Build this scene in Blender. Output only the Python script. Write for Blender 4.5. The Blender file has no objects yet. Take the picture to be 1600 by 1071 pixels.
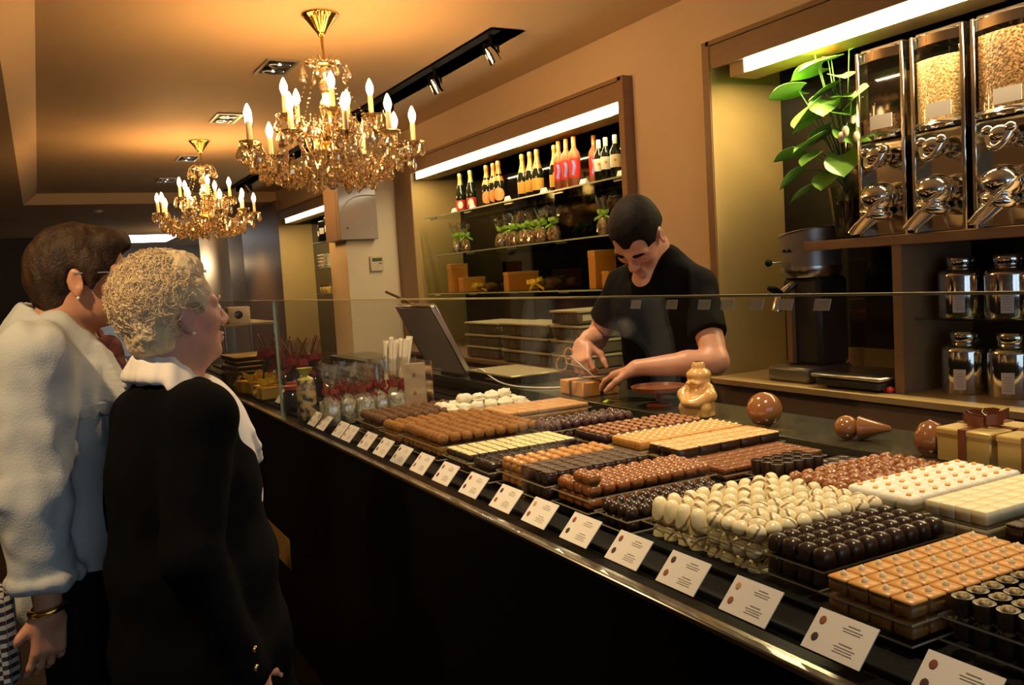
import bpy, bmesh, math, random
import numpy as np
from math import sin, cos, pi, radians
from mathutils import Vector, Matrix
SC = bpy.context.scene
COL = SC.collection
rnd = random.Random(7)
V = Vector

# ------------------------------------------------------------------ materials
MATS = {}
def M(name, color=(.5, .5, .5), rough=.5, metal=0, trans=0, ior=1.5, emit=None, estr=0, coat=0, sss=0,
      noise=None, bump=None, spec=None, alpha=None, bands=None, sheen=0):
    """procedural principled material. noise=(scale, color2, contrast[, stretch]); bump=(scale, strength); bands=(scale,color2,width,axis)"""
    if name in MATS: return MATS[name]
    m = bpy.data.materials.new(name); m.use_nodes = True
    nt = m.node_tree; b = nt.nodes['Principled BSDF']
    def c4(c): return (c[0], c[1], c[2], 1)
    b.inputs['Base Color'].default_value = c4(color)
    b.inputs['Roughness'].default_value = rough
    b.inputs['Metallic'].default_value = metal
    b.inputs['Transmission Weight'].default_value = trans
    b.inputs['IOR'].default_value = ior
    if coat: b.inputs['Coat Weight'].default_value = coat; b.inputs['Coat Roughness'].default_value = .08
    if sss: b.inputs['Subsurface Weight'].default_value = sss; b.inputs['Subsurface Radius'].default_value = (.012, .005, .003); b.inputs['Subsurface Scale'].default_value = 1
    if spec is not None: b.inputs['Specular IOR Level'].default_value = spec
    if sheen: b.inputs['Sheen Weight'].default_value = sheen
    if alpha is not None: b.inputs['Alpha'].default_value = alpha
    if emit: b.inputs['Emission Color'].default_value = c4(emit); b.inputs['Emission Strength'].default_value = estr
    if noise or bump or bands:
        tc = nt.nodes.new('ShaderNodeTexCoord'); src = tc.outputs['Object']
    if noise:
        sc, c2, con = noise[:3]; st = noise[3] if len(noise) > 3 else (1, 1, 1)
        mp = nt.nodes.new('ShaderNodeMapping'); mp.inputs['Scale'].default_value = st
        nt.links.new(src, mp.inputs['Vector'])
        n = nt.nodes.new('ShaderNodeTexNoise'); n.inputs['Scale'].default_value = sc; n.inputs['Detail'].default_value = 4
        nt.links.new(mp.outputs[0], n.inputs['Vector'])
        r = nt.nodes.new('ShaderNodeValToRGB')
        r.color_ramp.elements[0].position = .5 - con; r.color_ramp.elements[1].position = .5 + con
        r.color_ramp.elements[0].color = c4(color); r.color_ramp.elements[1].color = c4(c2)
        nt.links.new(n.outputs['Fac'], r.inputs[0]); nt.links.new(r.outputs[0], b.inputs['Base Color'])
    if bands:
        sc, c2, wd, ax = bands
        w = nt.nodes.new('ShaderNodeTexWave'); w.bands_direction = ax; w.inputs['Scale'].default_value = sc
        w.inputs['Distortion'].default_value = 1.5; w.inputs['Detail Scale'].default_value = 2
        nt.links.new(src, w.inputs['Vector'])
        r = nt.nodes.new('ShaderNodeValToRGB'); r.color_ramp.elements[0].position = 1 - wd - .06; r.color_ramp.elements[1].position = 1 - wd
        r.color_ramp.elements[0].color = c4(color); r.color_ramp.elements[1].color = c4(c2)
        nt.links.new(w.outputs['Fac'], r.inputs[0]); nt.links.new(r.outputs[0], b.inputs['Base Color'])
    if bump:
        n2 = nt.nodes.new('ShaderNodeTexNoise'); n2.inputs['Scale'].default_value = bump[0]; n2.inputs['Detail'].default_value = 4
        nt.links.new(src, n2.inputs['Vector'])
        bp = nt.nodes.new('ShaderNodeBump'); bp.inputs['Strength'].default_value = bump[1]; bp.inputs['Distance'].default_value = bump[2] if len(bump) > 2 else .01
        nt.links.new(n2.outputs['Fac'], bp.inputs['Height']); nt.links.new(bp.outputs[0], b.inputs['Normal'])
    MATS[name] = m
    return m

def glass_thin(name, tint=(1, 1, 1), refl=1.0, rough=.0, base=.04, glossc=(1, 1, 1)):
    """thin pane: see-through, mirrors by Fresnel (no refraction, so light passes into the case)"""
    if name in MATS: return MATS[name]
    m = bpy.data.materials.new(name); m.use_nodes = True
    nt = m.node_tree; nt.nodes.clear()
    o = nt.nodes.new('ShaderNodeOutputMaterial'); mix = nt.nodes.new('ShaderNodeMixShader')
    t = nt.nodes.new('ShaderNodeBsdfTransparent'); t.inputs[0].default_value = (*tint, 1)
    g = nt.nodes.new('ShaderNodeBsdfGlossy'); g.inputs['Roughness'].default_value = rough; g.inputs[0].default_value = (*glossc, 1)
    f = nt.nodes.new('ShaderNodeLayerWeight'); f.inputs['Blend'].default_value = .5
    pw = nt.nodes.new('ShaderNodeMath'); pw.operation = 'POWER'; pw.inputs[1].default_value = 4.0
    mu = nt.nodes.new('ShaderNodeMath'); mu.operation = 'MULTIPLY_ADD'; mu.inputs[1].default_value = refl * .8; mu.inputs[2].default_value = base * refl; mu.use_clamp = True
    nt.links.new(f.outputs['Facing'], pw.inputs[0]); nt.links.new(pw.outputs[0], mu.inputs[0])
    nt.links.new(mu.outputs[0], mix.inputs[0]); nt.links.new(t.outputs[0], mix.inputs[1]); nt.links.new(g.outputs[0], mix.inputs[2])
    nt.links.new(mix.outputs[0], o.inputs[0])
    MATS[name] = m
    return m

def emis(name, color, s):
    if name in MATS: return MATS[name]
    m = bpy.data.materials.new(name); m.use_nodes = True
    nt = m.node_tree; nt.nodes.clear()
    o = nt.nodes.new('ShaderNodeOutputMaterial'); e = nt.nodes.new('ShaderNodeEmission')
    e.inputs[0].default_value = (*color, 1); e.inputs[1].default_value = s
    nt.links.new(e.outputs[0], o.inputs[0]); MATS[name] = m
    return m

# ------------------------------------------------------------------ objects
def tag(o, label=None, cat=None, group=None, kind=None):
    if label: o['label'] = label
    if cat: o['category'] = cat
    if group: o['group'] = group
    if kind: o['kind'] = kind
    return o
def thing(name, label, cat, loc=(0, 0, 0), rz=0, group=None):
    o = bpy.data.objects.new(name, None); COL.objects.link(o); o.empty_display_size = .05
    o.location = loc; o.rotation_euler = (0, 0, rz)
    return tag(o, label, cat, group)
def link(name, me, mat, parent=None, loc=None, rz=None):
    mats = mat if isinstance(mat, (list, tuple)) else [mat]
    if not me.materials:
        for x in mats: me.materials.append(x)
    o = bpy.data.objects.new(name, me); COL.objects.link(o)
    if parent: o.parent = parent
    if loc is not None: o.location = loc
    if rz is not None: o.rotation_euler = (0, 0, rz)
    return o
def copy_tree(o, parent=None):
    c = o.copy(); COL.objects.link(c)
    if parent: c.parent = parent
    for ch in KIDS(o): copy_tree(ch, c)
    return c
def KIDS(o): return [x for x in o.children]

class MB:
    def __init__(s): s.bm = bmesh.new(); s.mi = 0
    def _add(s, vs, fs, mat=None):
        bv = [s.bm.verts.new(v) for v in vs]
        k = s.mi if mat is None else mat
        for f in fs:
            try:
                q = s.bm.faces.new([bv[i] for i in f]); q.material_index = k
            except ValueError: pass
        return bv
    def box(s, c, size, R=None, bev=0, mat=None, taper=1):
        hx, hy, hz = size[0] / 2, size[1] / 2, size[2] / 2
        if bev <= 0:
            P = [(x * hx * (taper if z > 0 else 1), y * hy * (taper if z > 0 else 1), z * hz) for z in (-1, 1) for y in (-1, 1) for x in (-1, 1)]
            F = [(0, 2, 3, 1), (4, 5, 7, 6), (0, 1, 5, 4), (2, 6, 7, 3), (0, 4, 6, 2), (1, 3, 7, 5)]
        else:
            b = min(bev, hx * .98, hy * .98, hz * .98); P = []; idx = {}
            for sx in (-1, 1):
                for sy in (-1, 1):
                    for sz in (-1, 1):
                        for a in range(3):
                            p = [sx * (hx - b), sy * (hy - b), sz * (hz - b)]; p[a] = (sx * hx, sy * hy, sz * hz)[a]
                            idx[(sx, sy, sz, a)] = len(P); P.append(tuple(p))
            F = []
            I = lambda x, y, z, a: idx[(x, y, z, a)]
            for t in (-1, 1):
                F += [[I(t, -1, -1, 0), I(t, 1, -1, 0), I(t, 1, 1, 0), I(t, -1, 1, 0)], [I(-1, t, -1, 1), I(1, t, -1, 1), I(1, t, 1, 1), I(-1, t, 1, 1)], [I(-1, -1, t, 2), I(1, -1, t, 2), I(1, 1, t, 2), I(-1, 1, t, 2)]]
                for u in (-1, 1):
                    F += [[I(t, u, -1, 0), I(t, u, 1, 0), I(t, u, 1, 1), I(t, u, -1, 1)], [I(t, -1, u, 0), I(t, 1, u, 0), I(t, 1, u, 2), I(t, -1, u, 2)], [I(-1, t, u, 1), I(1, t, u, 1), I(1, t, u, 2), I(-1, t, u, 2)]]
                    for w in (-1, 1): F.append([I(t, u, w, 0), I(t, u, w, 1), I(t, u, w, 2)])
        if R is not None: P = [R @ V(p) for p in P]
        s._add([(p[0] + c[0], p[1] + c[1], p[2] + c[2]) for p in P], F, mat)
        return s
    def b2(s, lo, hi, bev=0, mat=None):
        return s.box([(lo[i] + hi[i]) / 2 for i in range(3)], [abs(hi[i] - lo[i]) for i in range(3)], None, bev, mat)
    def tube(s, pts, r, seg=8, cap=True, mat=None, flat=1.0):
        pts = [V(p) for p in pts]; n = len(pts)
        rs = r if isinstance(r, (list, tuple)) else [r] * n
        vs = []; up = None
        for i, p in enumerate(pts):
            d = (pts[min(i + 1, n - 1)] - pts[max(i - 1, 0)])
            if d.length < 1e-9: d = V((0, 0, 1))
            d.normalize()
            if up is None: up = V((0, 0, 1)) if abs(d.z) < .9 else V((1, 0, 0))
            a = d.cross(up)
            if a.length < 1e-6: a = d.orthogonal()
            a.normalize(); b = a.cross(d).normalized(); up = b
            for k in range(seg):
                t = 2 * pi * k / seg
                vs.append(p + a * cos(t) * rs[i] + b * sin(t) * rs[i] * flat)
        fs = []
        for i in range(n - 1):
            for k in range(seg):
                k2 = (k + 1) % seg
                fs.append((i * seg + k, i * seg + k2, (i + 1) * seg + k2, (i + 1) * seg + k))
        if cap: fs.append(tuple(range(seg))[::-1]); fs.append(tuple((n - 1) * seg + k for k in range(seg)))
        s._add(vs, fs, mat); return s
    def cyl(s, a, b, r0, r1=None, seg=16, mat=None):
        return s.tube([a, b], [r0, r0 if r1 is None else r1], seg, True, mat)
    def lathe(s, prof, c=(0, 0, 0), seg=20, R=None, mat=None, sx=1, sy=1, lobes=0, la=0):
        vs = []; fs = []; n = len(prof)
        for (r, z) in prof:
            for k in range(seg):
                t = 2 * pi * k / seg; rr = max(r, 1e-5) * (1 + la * cos(lobes * t))
                p = V((rr * cos(t) * sx, rr * sin(t) * sy, z))
                if R is not None: p = R @ p
                vs.append((p.x + c[0], p.y + c[1], p.z + c[2]))
        for i in range(n - 1):
            for k in range(seg):
                k2 = (k + 1) % seg
                fs.append((i * seg + k, i * seg + k2, (i + 1) * seg + k2, (i + 1) * seg + k))
        if prof[0][0] > 1e-4: fs.append(tuple(range(seg))[::-1])
        if prof[-1][0] > 1e-4: fs.append(tuple((n - 1) * seg + k for k in range(seg)))
        s._add(vs, fs, mat); return s
    def ell(s, c, r, R=None, seg=14, rings=8, mat=None, fn=None):
        if not isinstance(r, (tuple, list)): r = (r, r, r)
        vs = []; fs = []
        for i in range(rings + 1):
            ph = -pi / 2 + pi * i / rings
            for k in range(seg):
                t = 2 * pi * k / seg
                q = V((cos(ph) * cos(t), cos(ph) * sin(t), sin(ph)))
                if fn: q = q * fn(q)
                p = V((q.x * r[0], q.y * r[1], q.z * r[2]))
                if R is not None: p = R @ p
                vs.append((p.x + c[0], p.y + c[1], p.z + c[2]))
        for i in range(rings):
            for k in range(seg):
                k2 = (k + 1) % seg
                fs.append((i * seg + k, i * seg + k2, (i + 1) * seg + k2, (i + 1) * seg + k))
        s._add(vs, fs, mat); return s
    def prism(s, poly, a, b, R=None, mat=None):
        """extrude 2d polygon (list of 3d points fn) from offset vector a to b"""
        n = len(poly); vs = [V(p) + V(a) for p in poly] + [V(p) + V(b) for p in poly]
        fs = [tuple(range(n))[::-1], tuple(range(n, 2 * n))] + [(i, (i + 1) % n, n + (i + 1) % n, n + i) for i in range(n)]
        s._add(vs, fs, mat); return s
    def sheet(s, rows, mat=None, close=False, thick=0):
        """grid of 3d points"""
        n = len(rows); m = len(rows[0]); vs = [p for r in rows for p in r]; fs = []
        for i in range(n - 1):
            for k in range(m if close else m - 1):
                k2 = (k + 1) % m
                fs.append((i * m + k, i * m + k2, (i + 1) * m + k2, (i + 1) * m + k))
        s._add(vs, fs, mat); return s
    def mesh(s, name, smooth=True, ang=40, weld=False, solid=0):
        if weld: bmesh.ops.remove_doubles(s.bm, verts=s.bm.verts, dist=1e-5)
        else:
            # collapse lathe/ellipsoid poles
            bmesh.ops.remove_doubles(s.bm, verts=s.bm.verts, dist=4e-6)
        if solid:
            bmesh.ops.solidify(s.bm, geom=s.bm.faces[:], thickness=solid)
        bmesh.ops.recalc_face_normals(s.bm, faces=s.bm.faces)
        me = bpy.data.meshes.new(name); s.bm.to_mesh(me); s.bm.free()
        if smooth:
            me.polygons.foreach_set('use_smooth', [True] * len(me.polygons))
            me.set_sharp_from_angle(angle=radians(ang))
        return me
    def build(s, name, mat, parent=None, loc=None, rz=None, **kw):
        return link(name, s.mesh(name, **kw), mat, parent, loc, rz)

def struct(name, mb, mat, **kw):
    o = mb.build(name, mat, **kw); o['kind'] = 'structure'; return o
def rotz(a): return Matrix.Rotation(a, 3, 'Z')
def rot(a, ax): return Matrix.Rotation(a, 3, ax)
def bez(p0, p1, p2, p3, n=10):
    p0, p1, p2, p3 = map(V, (p0, p1, p2, p3)); o = []
    for i in range(n + 1):
        t = i / n; o.append(p0 * (1 - t) ** 3 + p1 * 3 * t * (1 - t) ** 2 + p2 * 3 * t * t * (1 - t) + p3 * t ** 3)
    return o

# ------------------------------------------------------------------ clay: smooth-union distance field -> one continuous surface
def _ax(lo, hi, h, fine=None):
    if not fine: return np.arange(lo, hi + h, h, dtype=np.float32)
    a, b, hf = fine; parts = []
    if lo < a: parts.append(np.linspace(lo, a, max(2, int((a - lo) / h) + 1), endpoint=False))
    parts.append(np.arange(max(a, lo), min(b, hi), hf))
    if b < hi: parts.append(np.linspace(b, hi, max(2, int((hi - b) / h) + 1)))
    return np.concatenate(parts).astype(np.float32)
class Clay:
    def __init__(s, lo, hi, h, fz=None):
        s.ax = [_ax(lo[0], hi[0], h), _ax(lo[1], hi[1], h), _ax(lo[2], hi[2], h, fz)]
        s.F = np.full([len(a) for a in s.ax], .2, np.float32)
    def _sub(s, lo, hi):
        sl = []
        for a, l, h in zip(s.ax, lo, hi):
            i = int(np.searchsorted(a, l)); j = int(np.searchsorted(a, h)); sl.append(slice(max(i - 1, 0), min(j + 1, len(a))))
        return tuple(sl)
    def _grid(s, sl):
        return s.ax[0][sl[0]][:, None, None], s.ax[1][sl[1]][None, :, None], s.ax[2][sl[2]][None, None, :]
    def _mix(s, sl, d, k, mode):
        f = s.F[sl]
        if mode == 'add':
            h = np.clip(.5 + .5 * (f - d) / k, 0, 1); s.F[sl] = f * (1 - h) + d * h - k * h * (1 - h)
        else:
            h = np.clip(.5 - .5 * (f + d) / k, 0, 1); s.F[sl] = f * (1 - h) - d * h + k * h * (1 - h)
    def cone(s, a, b, ra, rb, k=.02, mode='add', sq=None):
        a = np.array(a, np.float32); b = np.array(b, np.float32); m = max(ra, rb) + k + .02
        sl = s._sub(np.minimum(a, b) - m, np.maximum(a, b) + m)
        if min(len(range(*q.indices(10 ** 6))) for q in sl) == 0: return s
        X, Y, Z = s._grid(sl); d = b - a; L = float(d @ d) + 1e-12
        px, py, pz = X - a[0], Y - a[1], Z - a[2]
        t = np.clip((px * d[0] + py * d[1] + pz * d[2]) / L, 0, 1)
        q = np.sqrt((px - t * d[0]) ** 2 + (py - t * d[1]) ** 2 + (pz - t * d[2]) ** 2) - (ra + (rb - ra) * t)
        s._mix(sl, q, k, mode); return s
    def path(s, pts, rs, k=.02, mode='add'):
        for i in range(len(pts) - 1): s.cone(pts[i], pts[i + 1], rs[i], rs[i + 1], k, mode)
        return s
    def ell(s, c, r, R=None, k=.02, mode='add'):
        c = np.array(c, np.float32); m = max(r) + k + .02
        sl = s._sub(c - m, c + m); X, Y, Z = s._grid(sl)
        px, py, pz = X - c[0], Y - c[1], Z - c[2]
        if R is not None:
            A = np.array(R, np.float32)
            px, py, pz = (px * A[0, 0] + py * A[1, 0] + pz * A[2, 0], px * A[0, 1] + py * A[1, 1] + pz * A[2, 1], px * A[0, 2] + py * A[1, 2] + pz * A[2, 2])
        k0 = np.sqrt((px / r[0]) ** 2 + (py / r[1]) ** 2 + (pz / r[2]) ** 2)
        k1 = np.sqrt((px / r[0] ** 2) ** 2 + (py / r[1] ** 2) ** 2 + (pz / r[2] ** 2) ** 2) + 1e-6
        s._mix(sl, k0 * (k0 - 1) / k1, k, mode); return s
    def box(s, c, h, R=None, r=.01, k=.02, mode='add'):
        c = np.array(c, np.float32); m = float(np.linalg.norm(h)) + r + k + .02
        sl = s._sub(c - m, c + m); X, Y, Z = s._grid(sl)
        px, py, pz = X - c[0], Y - c[1], Z - c[2]
        if R is not None:
            A = np.array(R, np.float32)
            px, py, pz = (px * A[0, 0] + py * A[1, 0] + pz * A[2, 0], px * A[0, 1] + py * A[1, 1] + pz * A[2, 1], px * A[0, 2] + py * A[1, 2] + pz * A[2, 2])
        qx, qy, qz = np.abs(px) - h[0], np.abs(py) - h[1], np.abs(pz) - h[2]
        d = np.sqrt(np.maximum(qx, 0) ** 2 + np.maximum(qy, 0) ** 2 + np.maximum(qz, 0) ** 2) + np.minimum(np.maximum(qx, np.maximum(qy, qz)), 0) - r
        s._mix(sl, d, k, mode); return s
    def half(s, p, n, k=.005):
        """cut away everything on the +n side of the plane through p"""
        X, Y, Z = s._grid((slice(None),) * 3)
        d = (X - p[0]) * n[0] + (Y - p[1]) * n[1] + (Z - p[2]) * n[2]
        h = np.clip(.5 - .5 * (s.F - d) / k, 0, 1); s.F = (s.F * (1 - h) + d * h + k * h * (1 - h)).astype(np.float32); return s
    def disp(s, fn):
        X, Y, Z = s._grid((slice(None),) * 3); s.F = (s.F + fn(X, Y, Z)).astype(np.float32); return s
    def mesh(s, name, smooth=2):
        F = s.F; n = F.shape; S = F < 0
        cnt = np.zeros([d - 1 for d in n], np.int8)
        for i in (0, 1):
            for j in (0, 1):
                for k in (0, 1): cnt += S[i:n[0] - 1 + i, j:n[1] - 1 + j, k:n[2] - 1 + k]
        act = (cnt > 0) & (cnt < 8); ci = np.argwhere(act); idx = np.full(act.shape, -1, np.int64); idx[act] = np.arange(len(ci))
        acc = np.zeros((len(ci), 3)); num = np.zeros(len(ci))
        co = [(i, j, k) for i in (0, 1) for j in (0, 1) for k in (0, 1)]
        ax = [a.astype(np.float64) for a in s.ax]
        for a in range(8):
            for b in range(a + 1, 8):
                dd = [co[b][t] - co[a][t] for t in range(3)]
                if sum(map(abs, dd)) != 1: continue
                ia = ci + np.array(co[a]); ib = ci + np.array(co[b])
                fa = F[ia[:, 0], ia[:, 1], ia[:, 2]]; fb = F[ib[:, 0], ib[:, 1], ib[:, 2]]
                m = (fa < 0) != (fb < 0); t = np.where(m, fa / (fa - fb + 1e-12 * (fa == fb)), 0)
                pa = np.stack([ax[q][ia[:, q]] for q in range(3)], 1); pb = np.stack([ax[q][ib[:, q]] for q in range(3)], 1)
                acc += np.where(m[:, None], pa + (pb - pa) * t[:, None], 0); num += m
        P = acc / np.maximum(num, 1)[:, None]; faces = []
        for a in range(3):
            u, v = (a + 1) % 3, (a + 2) % 3
            sl0 = [slice(1, n[q] - 1) for q in range(3)]; sl1 = list(sl0); sl0[a] = slice(0, n[a] - 1); sl1[a] = slice(1, n[a])
            A = S[tuple(sl0)]; B = S[tuple(sl1)]; e = np.argwhere(A != B)
            off = [1, 1, 1]; off[a] = 0; e0 = e + np.array(off)
            fl = A[e[:, 0], e[:, 1], e[:, 2]]
            q = []
            for (du, dv) in ((-1, -1), (0, -1), (0, 0), (-1, 0)):
                c = e0.copy(); c[:, u] += du; c[:, v] += dv; q.append(idx[c[:, 0], c[:, 1], c[:, 2]])
            q = np.stack(q, 1); q[~fl] = q[~fl][:, ::-1]; faces.append(q)
        f = np.concatenate(faces); f = f[(f >= 0).all(1)]
        ed = np.concatenate([f[:, [0, 1]], f[:, [1, 2]], f[:, [2, 3]], f[:, [3, 0]]])
        for _ in range(smooth):
            sm = np.zeros_like(P); c = np.zeros(len(P))
            np.add.at(sm, ed[:, 0], P[ed[:, 1]]); np.add.at(c, ed[:, 0], 1); np.add.at(sm, ed[:, 1], P[ed[:, 0]]); np.add.at(c, ed[:, 1], 1)
            P = P * .5 + .5 * sm / np.maximum(c, 1)[:, None]
        me = bpy.data.meshes.new(name)
        me.vertices.add(len(P)); me.vertices.foreach_set('co', P.astype(np.float32).ravel())
        me.loops.add(f.size); me.loops.foreach_set('vertex_index', f.ravel().astype(np.int32))
        me.polygons.add(len(f)); me.polygons.foreach_set('loop_start', np.arange(0, f.size, 4, dtype=np.int32))
        me.update(calc_edges=True); me.polygons.foreach_set('use_smooth', [True] * len(f))
        return me
def wob(X, Y, Z, f, ph=0.):
    return (np.sin(X * f + 1.3 * np.sin(Y * f * .7 + ph) + ph) + np.sin(Y * f * 1.1 + 1.7 * np.sin(Z * f * .8 + 2 * ph) + 1) + np.sin(Z * f * .9 + 1.5 * np.sin(X * f * .9 + ph) + 2)) / 3

# ------------------------------------------------------------------ writing in small flat strokes (menu cards and labels)
def text_obj(name, s, size, mat, parent, loc, R, align='CENTER', depth=.0004):
    cu = bpy.data.curves.new(name, 'FONT'); cu.body = s; cu.size = size; cu.align_x = align; cu.align_y = 'CENTER'; cu.extrude = depth; cu.resolution_u = 2
    tmp = bpy.data.objects.new('t', cu); COL.objects.link(tmp)
    dg = bpy.context.evaluated_depsgraph_get(); me = bpy.data.meshes.new_from_object(tmp.evaluated_get(dg))
    bpy.data.objects.remove(tmp); me.name = name; me.materials.clear(); me.materials.append(mat)
    o = bpy.data.objects.new(name, me); COL.objects.link(o); o.parent = parent
    o.matrix_local = Matrix.Translation(loc) @ R.to_4x4(); return o
# ------------------------------------------------------------------ shared materials
m_ceil = M('ceiling_paint', (.70, .52, .32), .7, noise=(1.2, (.66, .49, .30), .3))
m_wall = M('wall_paint', (.78, .62, .44), .65, bump=(60, .05))
m_cream = M('column_paint', (.84, .76, .56), .6)
m_brown = M('taupe_laminate', (.31, .195, .105), .42, noise=(7, (.27, .165, .088), .25, (1, 1, 8)))
m_brownd = M('dark_taupe_laminate', (.17, .11, .07), .45)
m_olive = M('niche_side_laminate', (.44, .31, .12), .42, noise=(3, (.41, .285, .105), .3))
m_blackgl = M('black_glass', (.006, .006, .006), .04, spec=.6)
m_black = M('black_lacquer', (.002, .002, .002), .4, spec=.08)
m_blackm = M('matt_black', (.0045, .0045, .0045), .6, spec=.1)
m_steel = M('brushed_steel', (.62, .60, .57), .28, 1)
m_chrome = M('chrome', (.85, .84, .82), .06, 1)
m_brass = M('polished_brass', (.86, .56, .16), .16, 1)
m_floor = M('dark_floor', (.02, .016, .013), .35)
m_glass = glass_thin('clear_pane', (.97, .985, .965), .55, 0, .05)
m_shelfg = glass_thin('shelf_glass', (.80, .90, .80), .9, .02, .06)
m_glassedge = M('green_glass_edge', (.42, .52, .34), .2, spec=.8)
m_tube = emis('light_tube', (1, .86, .60), 9)
W, XF, ZC, ZS = 3.10, 3.03, 2.828, 2.686

# ------------------------------------------------------------------ setting
f = MB(); f.b2((-1.7, -2.6, -.1), (4.6, 24, 0)); struct('floor', f, m_floor)
c = MB()
c.b2((.107, -2.6, ZC), (2.36, 12.7, ZC + .1)); c.b2((2.36, -2.6, ZC), (2.56, 4.44, ZC + .1)); c.b2((2.56, -2.6, ZC), (3.2, 12.7, ZC + .1))
c.b2((2.36, 4.44, ZC + .12), (2.56, 12.7, ZC + .14))
c.b2((2.345, 4.43, ZC), (2.36, 12.7, ZC + .13)); c.b2((2.56, 4.43, ZC), (2.575, 12.7, ZC + .13)); c.b2((2.36, 4.425, ZC), (2.56, 4.44, ZC + .13))
# lower soffit round the coffer with a sloping cheek
c.b2((-1.7, -2.6, ZS), (-.06, 24, ZS + .04)); c.b2((-.06, 12.86, ZS), (4.6, 24, ZS + .04))
c.prism([(-.06, 0, ZS), (.107, 0, ZC), (.107, 0, ZC + .1), (-.2, 0, ZC + .1), (-.2, 0, ZS + .03)], (0, -2.6, 0), (0, 12.7, 0))
c.b2((-.06, 12.7, ZS), (3.2, 12.86, ZC + .1))
struct('ceiling', c, m_ceil)
w = MB()
w.b2((W, -2.6, 0), (W + .1, .55, ZC)); w.b2((W, .55, 2.546), (W + .1, 3.492, ZC)); w.b2((W, 3.492, 0), (W + .5, 4.168, ZC)); w.b2((W, 4.168, 2.546), (W + .1, 7.862, ZC)); w.b2((W, 8.44, 2.531), (W + .1, 12.455, ZC)); w.b2((W, 12.455, 0), (W + .1, 14.88, ZC))
w.b2((W, 7.862, 0), (W + .5, 8.44, ZC))
struct('wall_right', w, m_wall)
w = MB(); w.b2((XF, 14.9, 0), (W + .1, 16.1, ZS)); struct('wall_right_end', w, M('beige_wall', (.66, .50, .30), .6))
w = MB(); w.b2((-1.7, -2.6, 0), (-1.6, 24, ZC)); struct('wall_left', w, m_brownd)
w = MB(); w.b2((.95, 23.9, 0), (4.6, 24, ZS)); struct('wall_back', w, M('grey_wall', (.62, .62, .62), .7))
w = MB(); w.b2((-1.6, 19, 0), (.95, 19.12, ZS)); w.b2((.83, 19.12, 0), (.95, 23.9, ZS)); struct('wall_partition', w, M('dark_partition', (.06, .045, .035), .5))
w = MB(); w.b2((4.5, 16.1, 0), (4.6, 24, ZS)); w.b2((3.2, 16.0, 0), (4.6, 16.1, ZS)); struct('wall_annex', w, M('grey_wall'))
# street front behind the customers: wall with a wide shop window
w = MB(); w.b2((-1.7, -2.7, 0), (4.6, -2.6, .5)); w.b2((-1.7, -2.7, 2.45), (4.6, -2.6, ZC + .1)); w.b2((-1.7, -2.7, .5), (-1.3, -2.6, 2.45)); w.b2((2.9, -2.7, .5), (4.6, -2.6, 2.45))
struct('wall_front', w, m_brownd)
w = MB()
for x in (-1.3, .75, 2.84): w.b2((x, -2.69, .5), (x + .06, -2.6, 2.45))
for z in (.5, 2.39): w.b2((-1.3, -2.69, z), (2.9, -2.6, z + .06))
wf = struct('window_1', w, m_black)
w = MB(); w.b2((-1.24, -2.66, .56), (2.84, -2.65, 2.39)); w.build('pane', m_glass, wf)

# round column with an uplight at the far end
t = thing('round_column', 'pale grey round column at the far end of the shop, lit by a wall lamp', 'column', (3.12, 18, 0))
MB().lathe([(.27, 0), (.27, ZS)], seg=40).build('shaft', M('column_grey', (.66, .65, .62), .55), t)
t = thing('wall_lamp', 'small glowing wall lamp on the far round column', 'lamp', (2.79, 17.84, 1.80))
MB().lathe([(.01, 0), (.05, .03), (.06, .2), (.055, .2), (.03, .03)], seg=20).build('shade', M('lamp_shade', (.9, .85, .75), .5, emit=(1, .72, .4), estr=6), t)
MB().b2((-.01, -.01, .05), (.12, .01, .10)).build('bracket', m_steel, t)
t = thing('ceiling_panel', 'bright white rectangular light panel in the far ceiling', 'ceiling light', (2.1, 20.2, ZS - .012))
MB().b2((-.62, -1.3, 0), (.62, 1.3, .012)).build('frame', m_steel, t)
MB().b2((-.58, -1.26, -.004), (.58, 1.26, .0)).build('diffuser', emis('panel_glow', (.95, .95, 1), 5), t)
t = thing('smoke_detector', 'small round white smoke detector on the lower ceiling beyond the coffer', 'smoke detector', (.845, 13.6, ZS - .035))
MB().lathe([(.03, 0), (.055, .012), (.06, .035)], seg=20).build('housing', M('white_plastic', (.8, .78, .72), .4), t)
t = thing('wall_picture', 'small dark framed picture on the grey back wall', 'picture', (1.98, 23.88, 2.28))
MB().b2((-.2, -.02, -.1), (.2, .01, .17)).build('frame', m_black, t)
MB().b2((-.17, -.024, -.07), (.17, -.021, .14)).build('print', M('grey_print', (.25, .25, .27), .5), t)

# column with grey panel box and thermostat
w = MB(); w.b2((2.53, 7.86, 0), (W, 8.40, ZC)); struct('wall_column', w, m_cream)
t = thing('panel_box', 'glossy grey box with a painted pale curved reflection fixed high on the cream column', 'wall panel', (2.50, 7.855, 2.02))
zt, zb = .55, -.165
MB().b2((-.05, -.005, zb), (.31, -.09, zt), .006).build('face', M('grey_gloss_panel', (.46, .41, .36), .12, spec=.6), t)
MB().b2((-.05, .0, zb), (.028, .36, zt), .004).build('side', M('mauve_side', (.36, .25, .17), .4), t)
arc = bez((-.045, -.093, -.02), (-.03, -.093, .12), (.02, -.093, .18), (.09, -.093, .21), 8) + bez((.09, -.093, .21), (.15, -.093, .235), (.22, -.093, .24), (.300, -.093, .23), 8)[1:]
MB().tube(arc, [.002 + .02 * min(1, max(0, (i - 3) / 6)) for i in range(len(arc))], 10, flat=.2).build('curved_reflection', M('pale_reflection', (.80, .70, .52), .3), t)  # raised pale strip painting a light reflection on the glossy face
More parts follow.
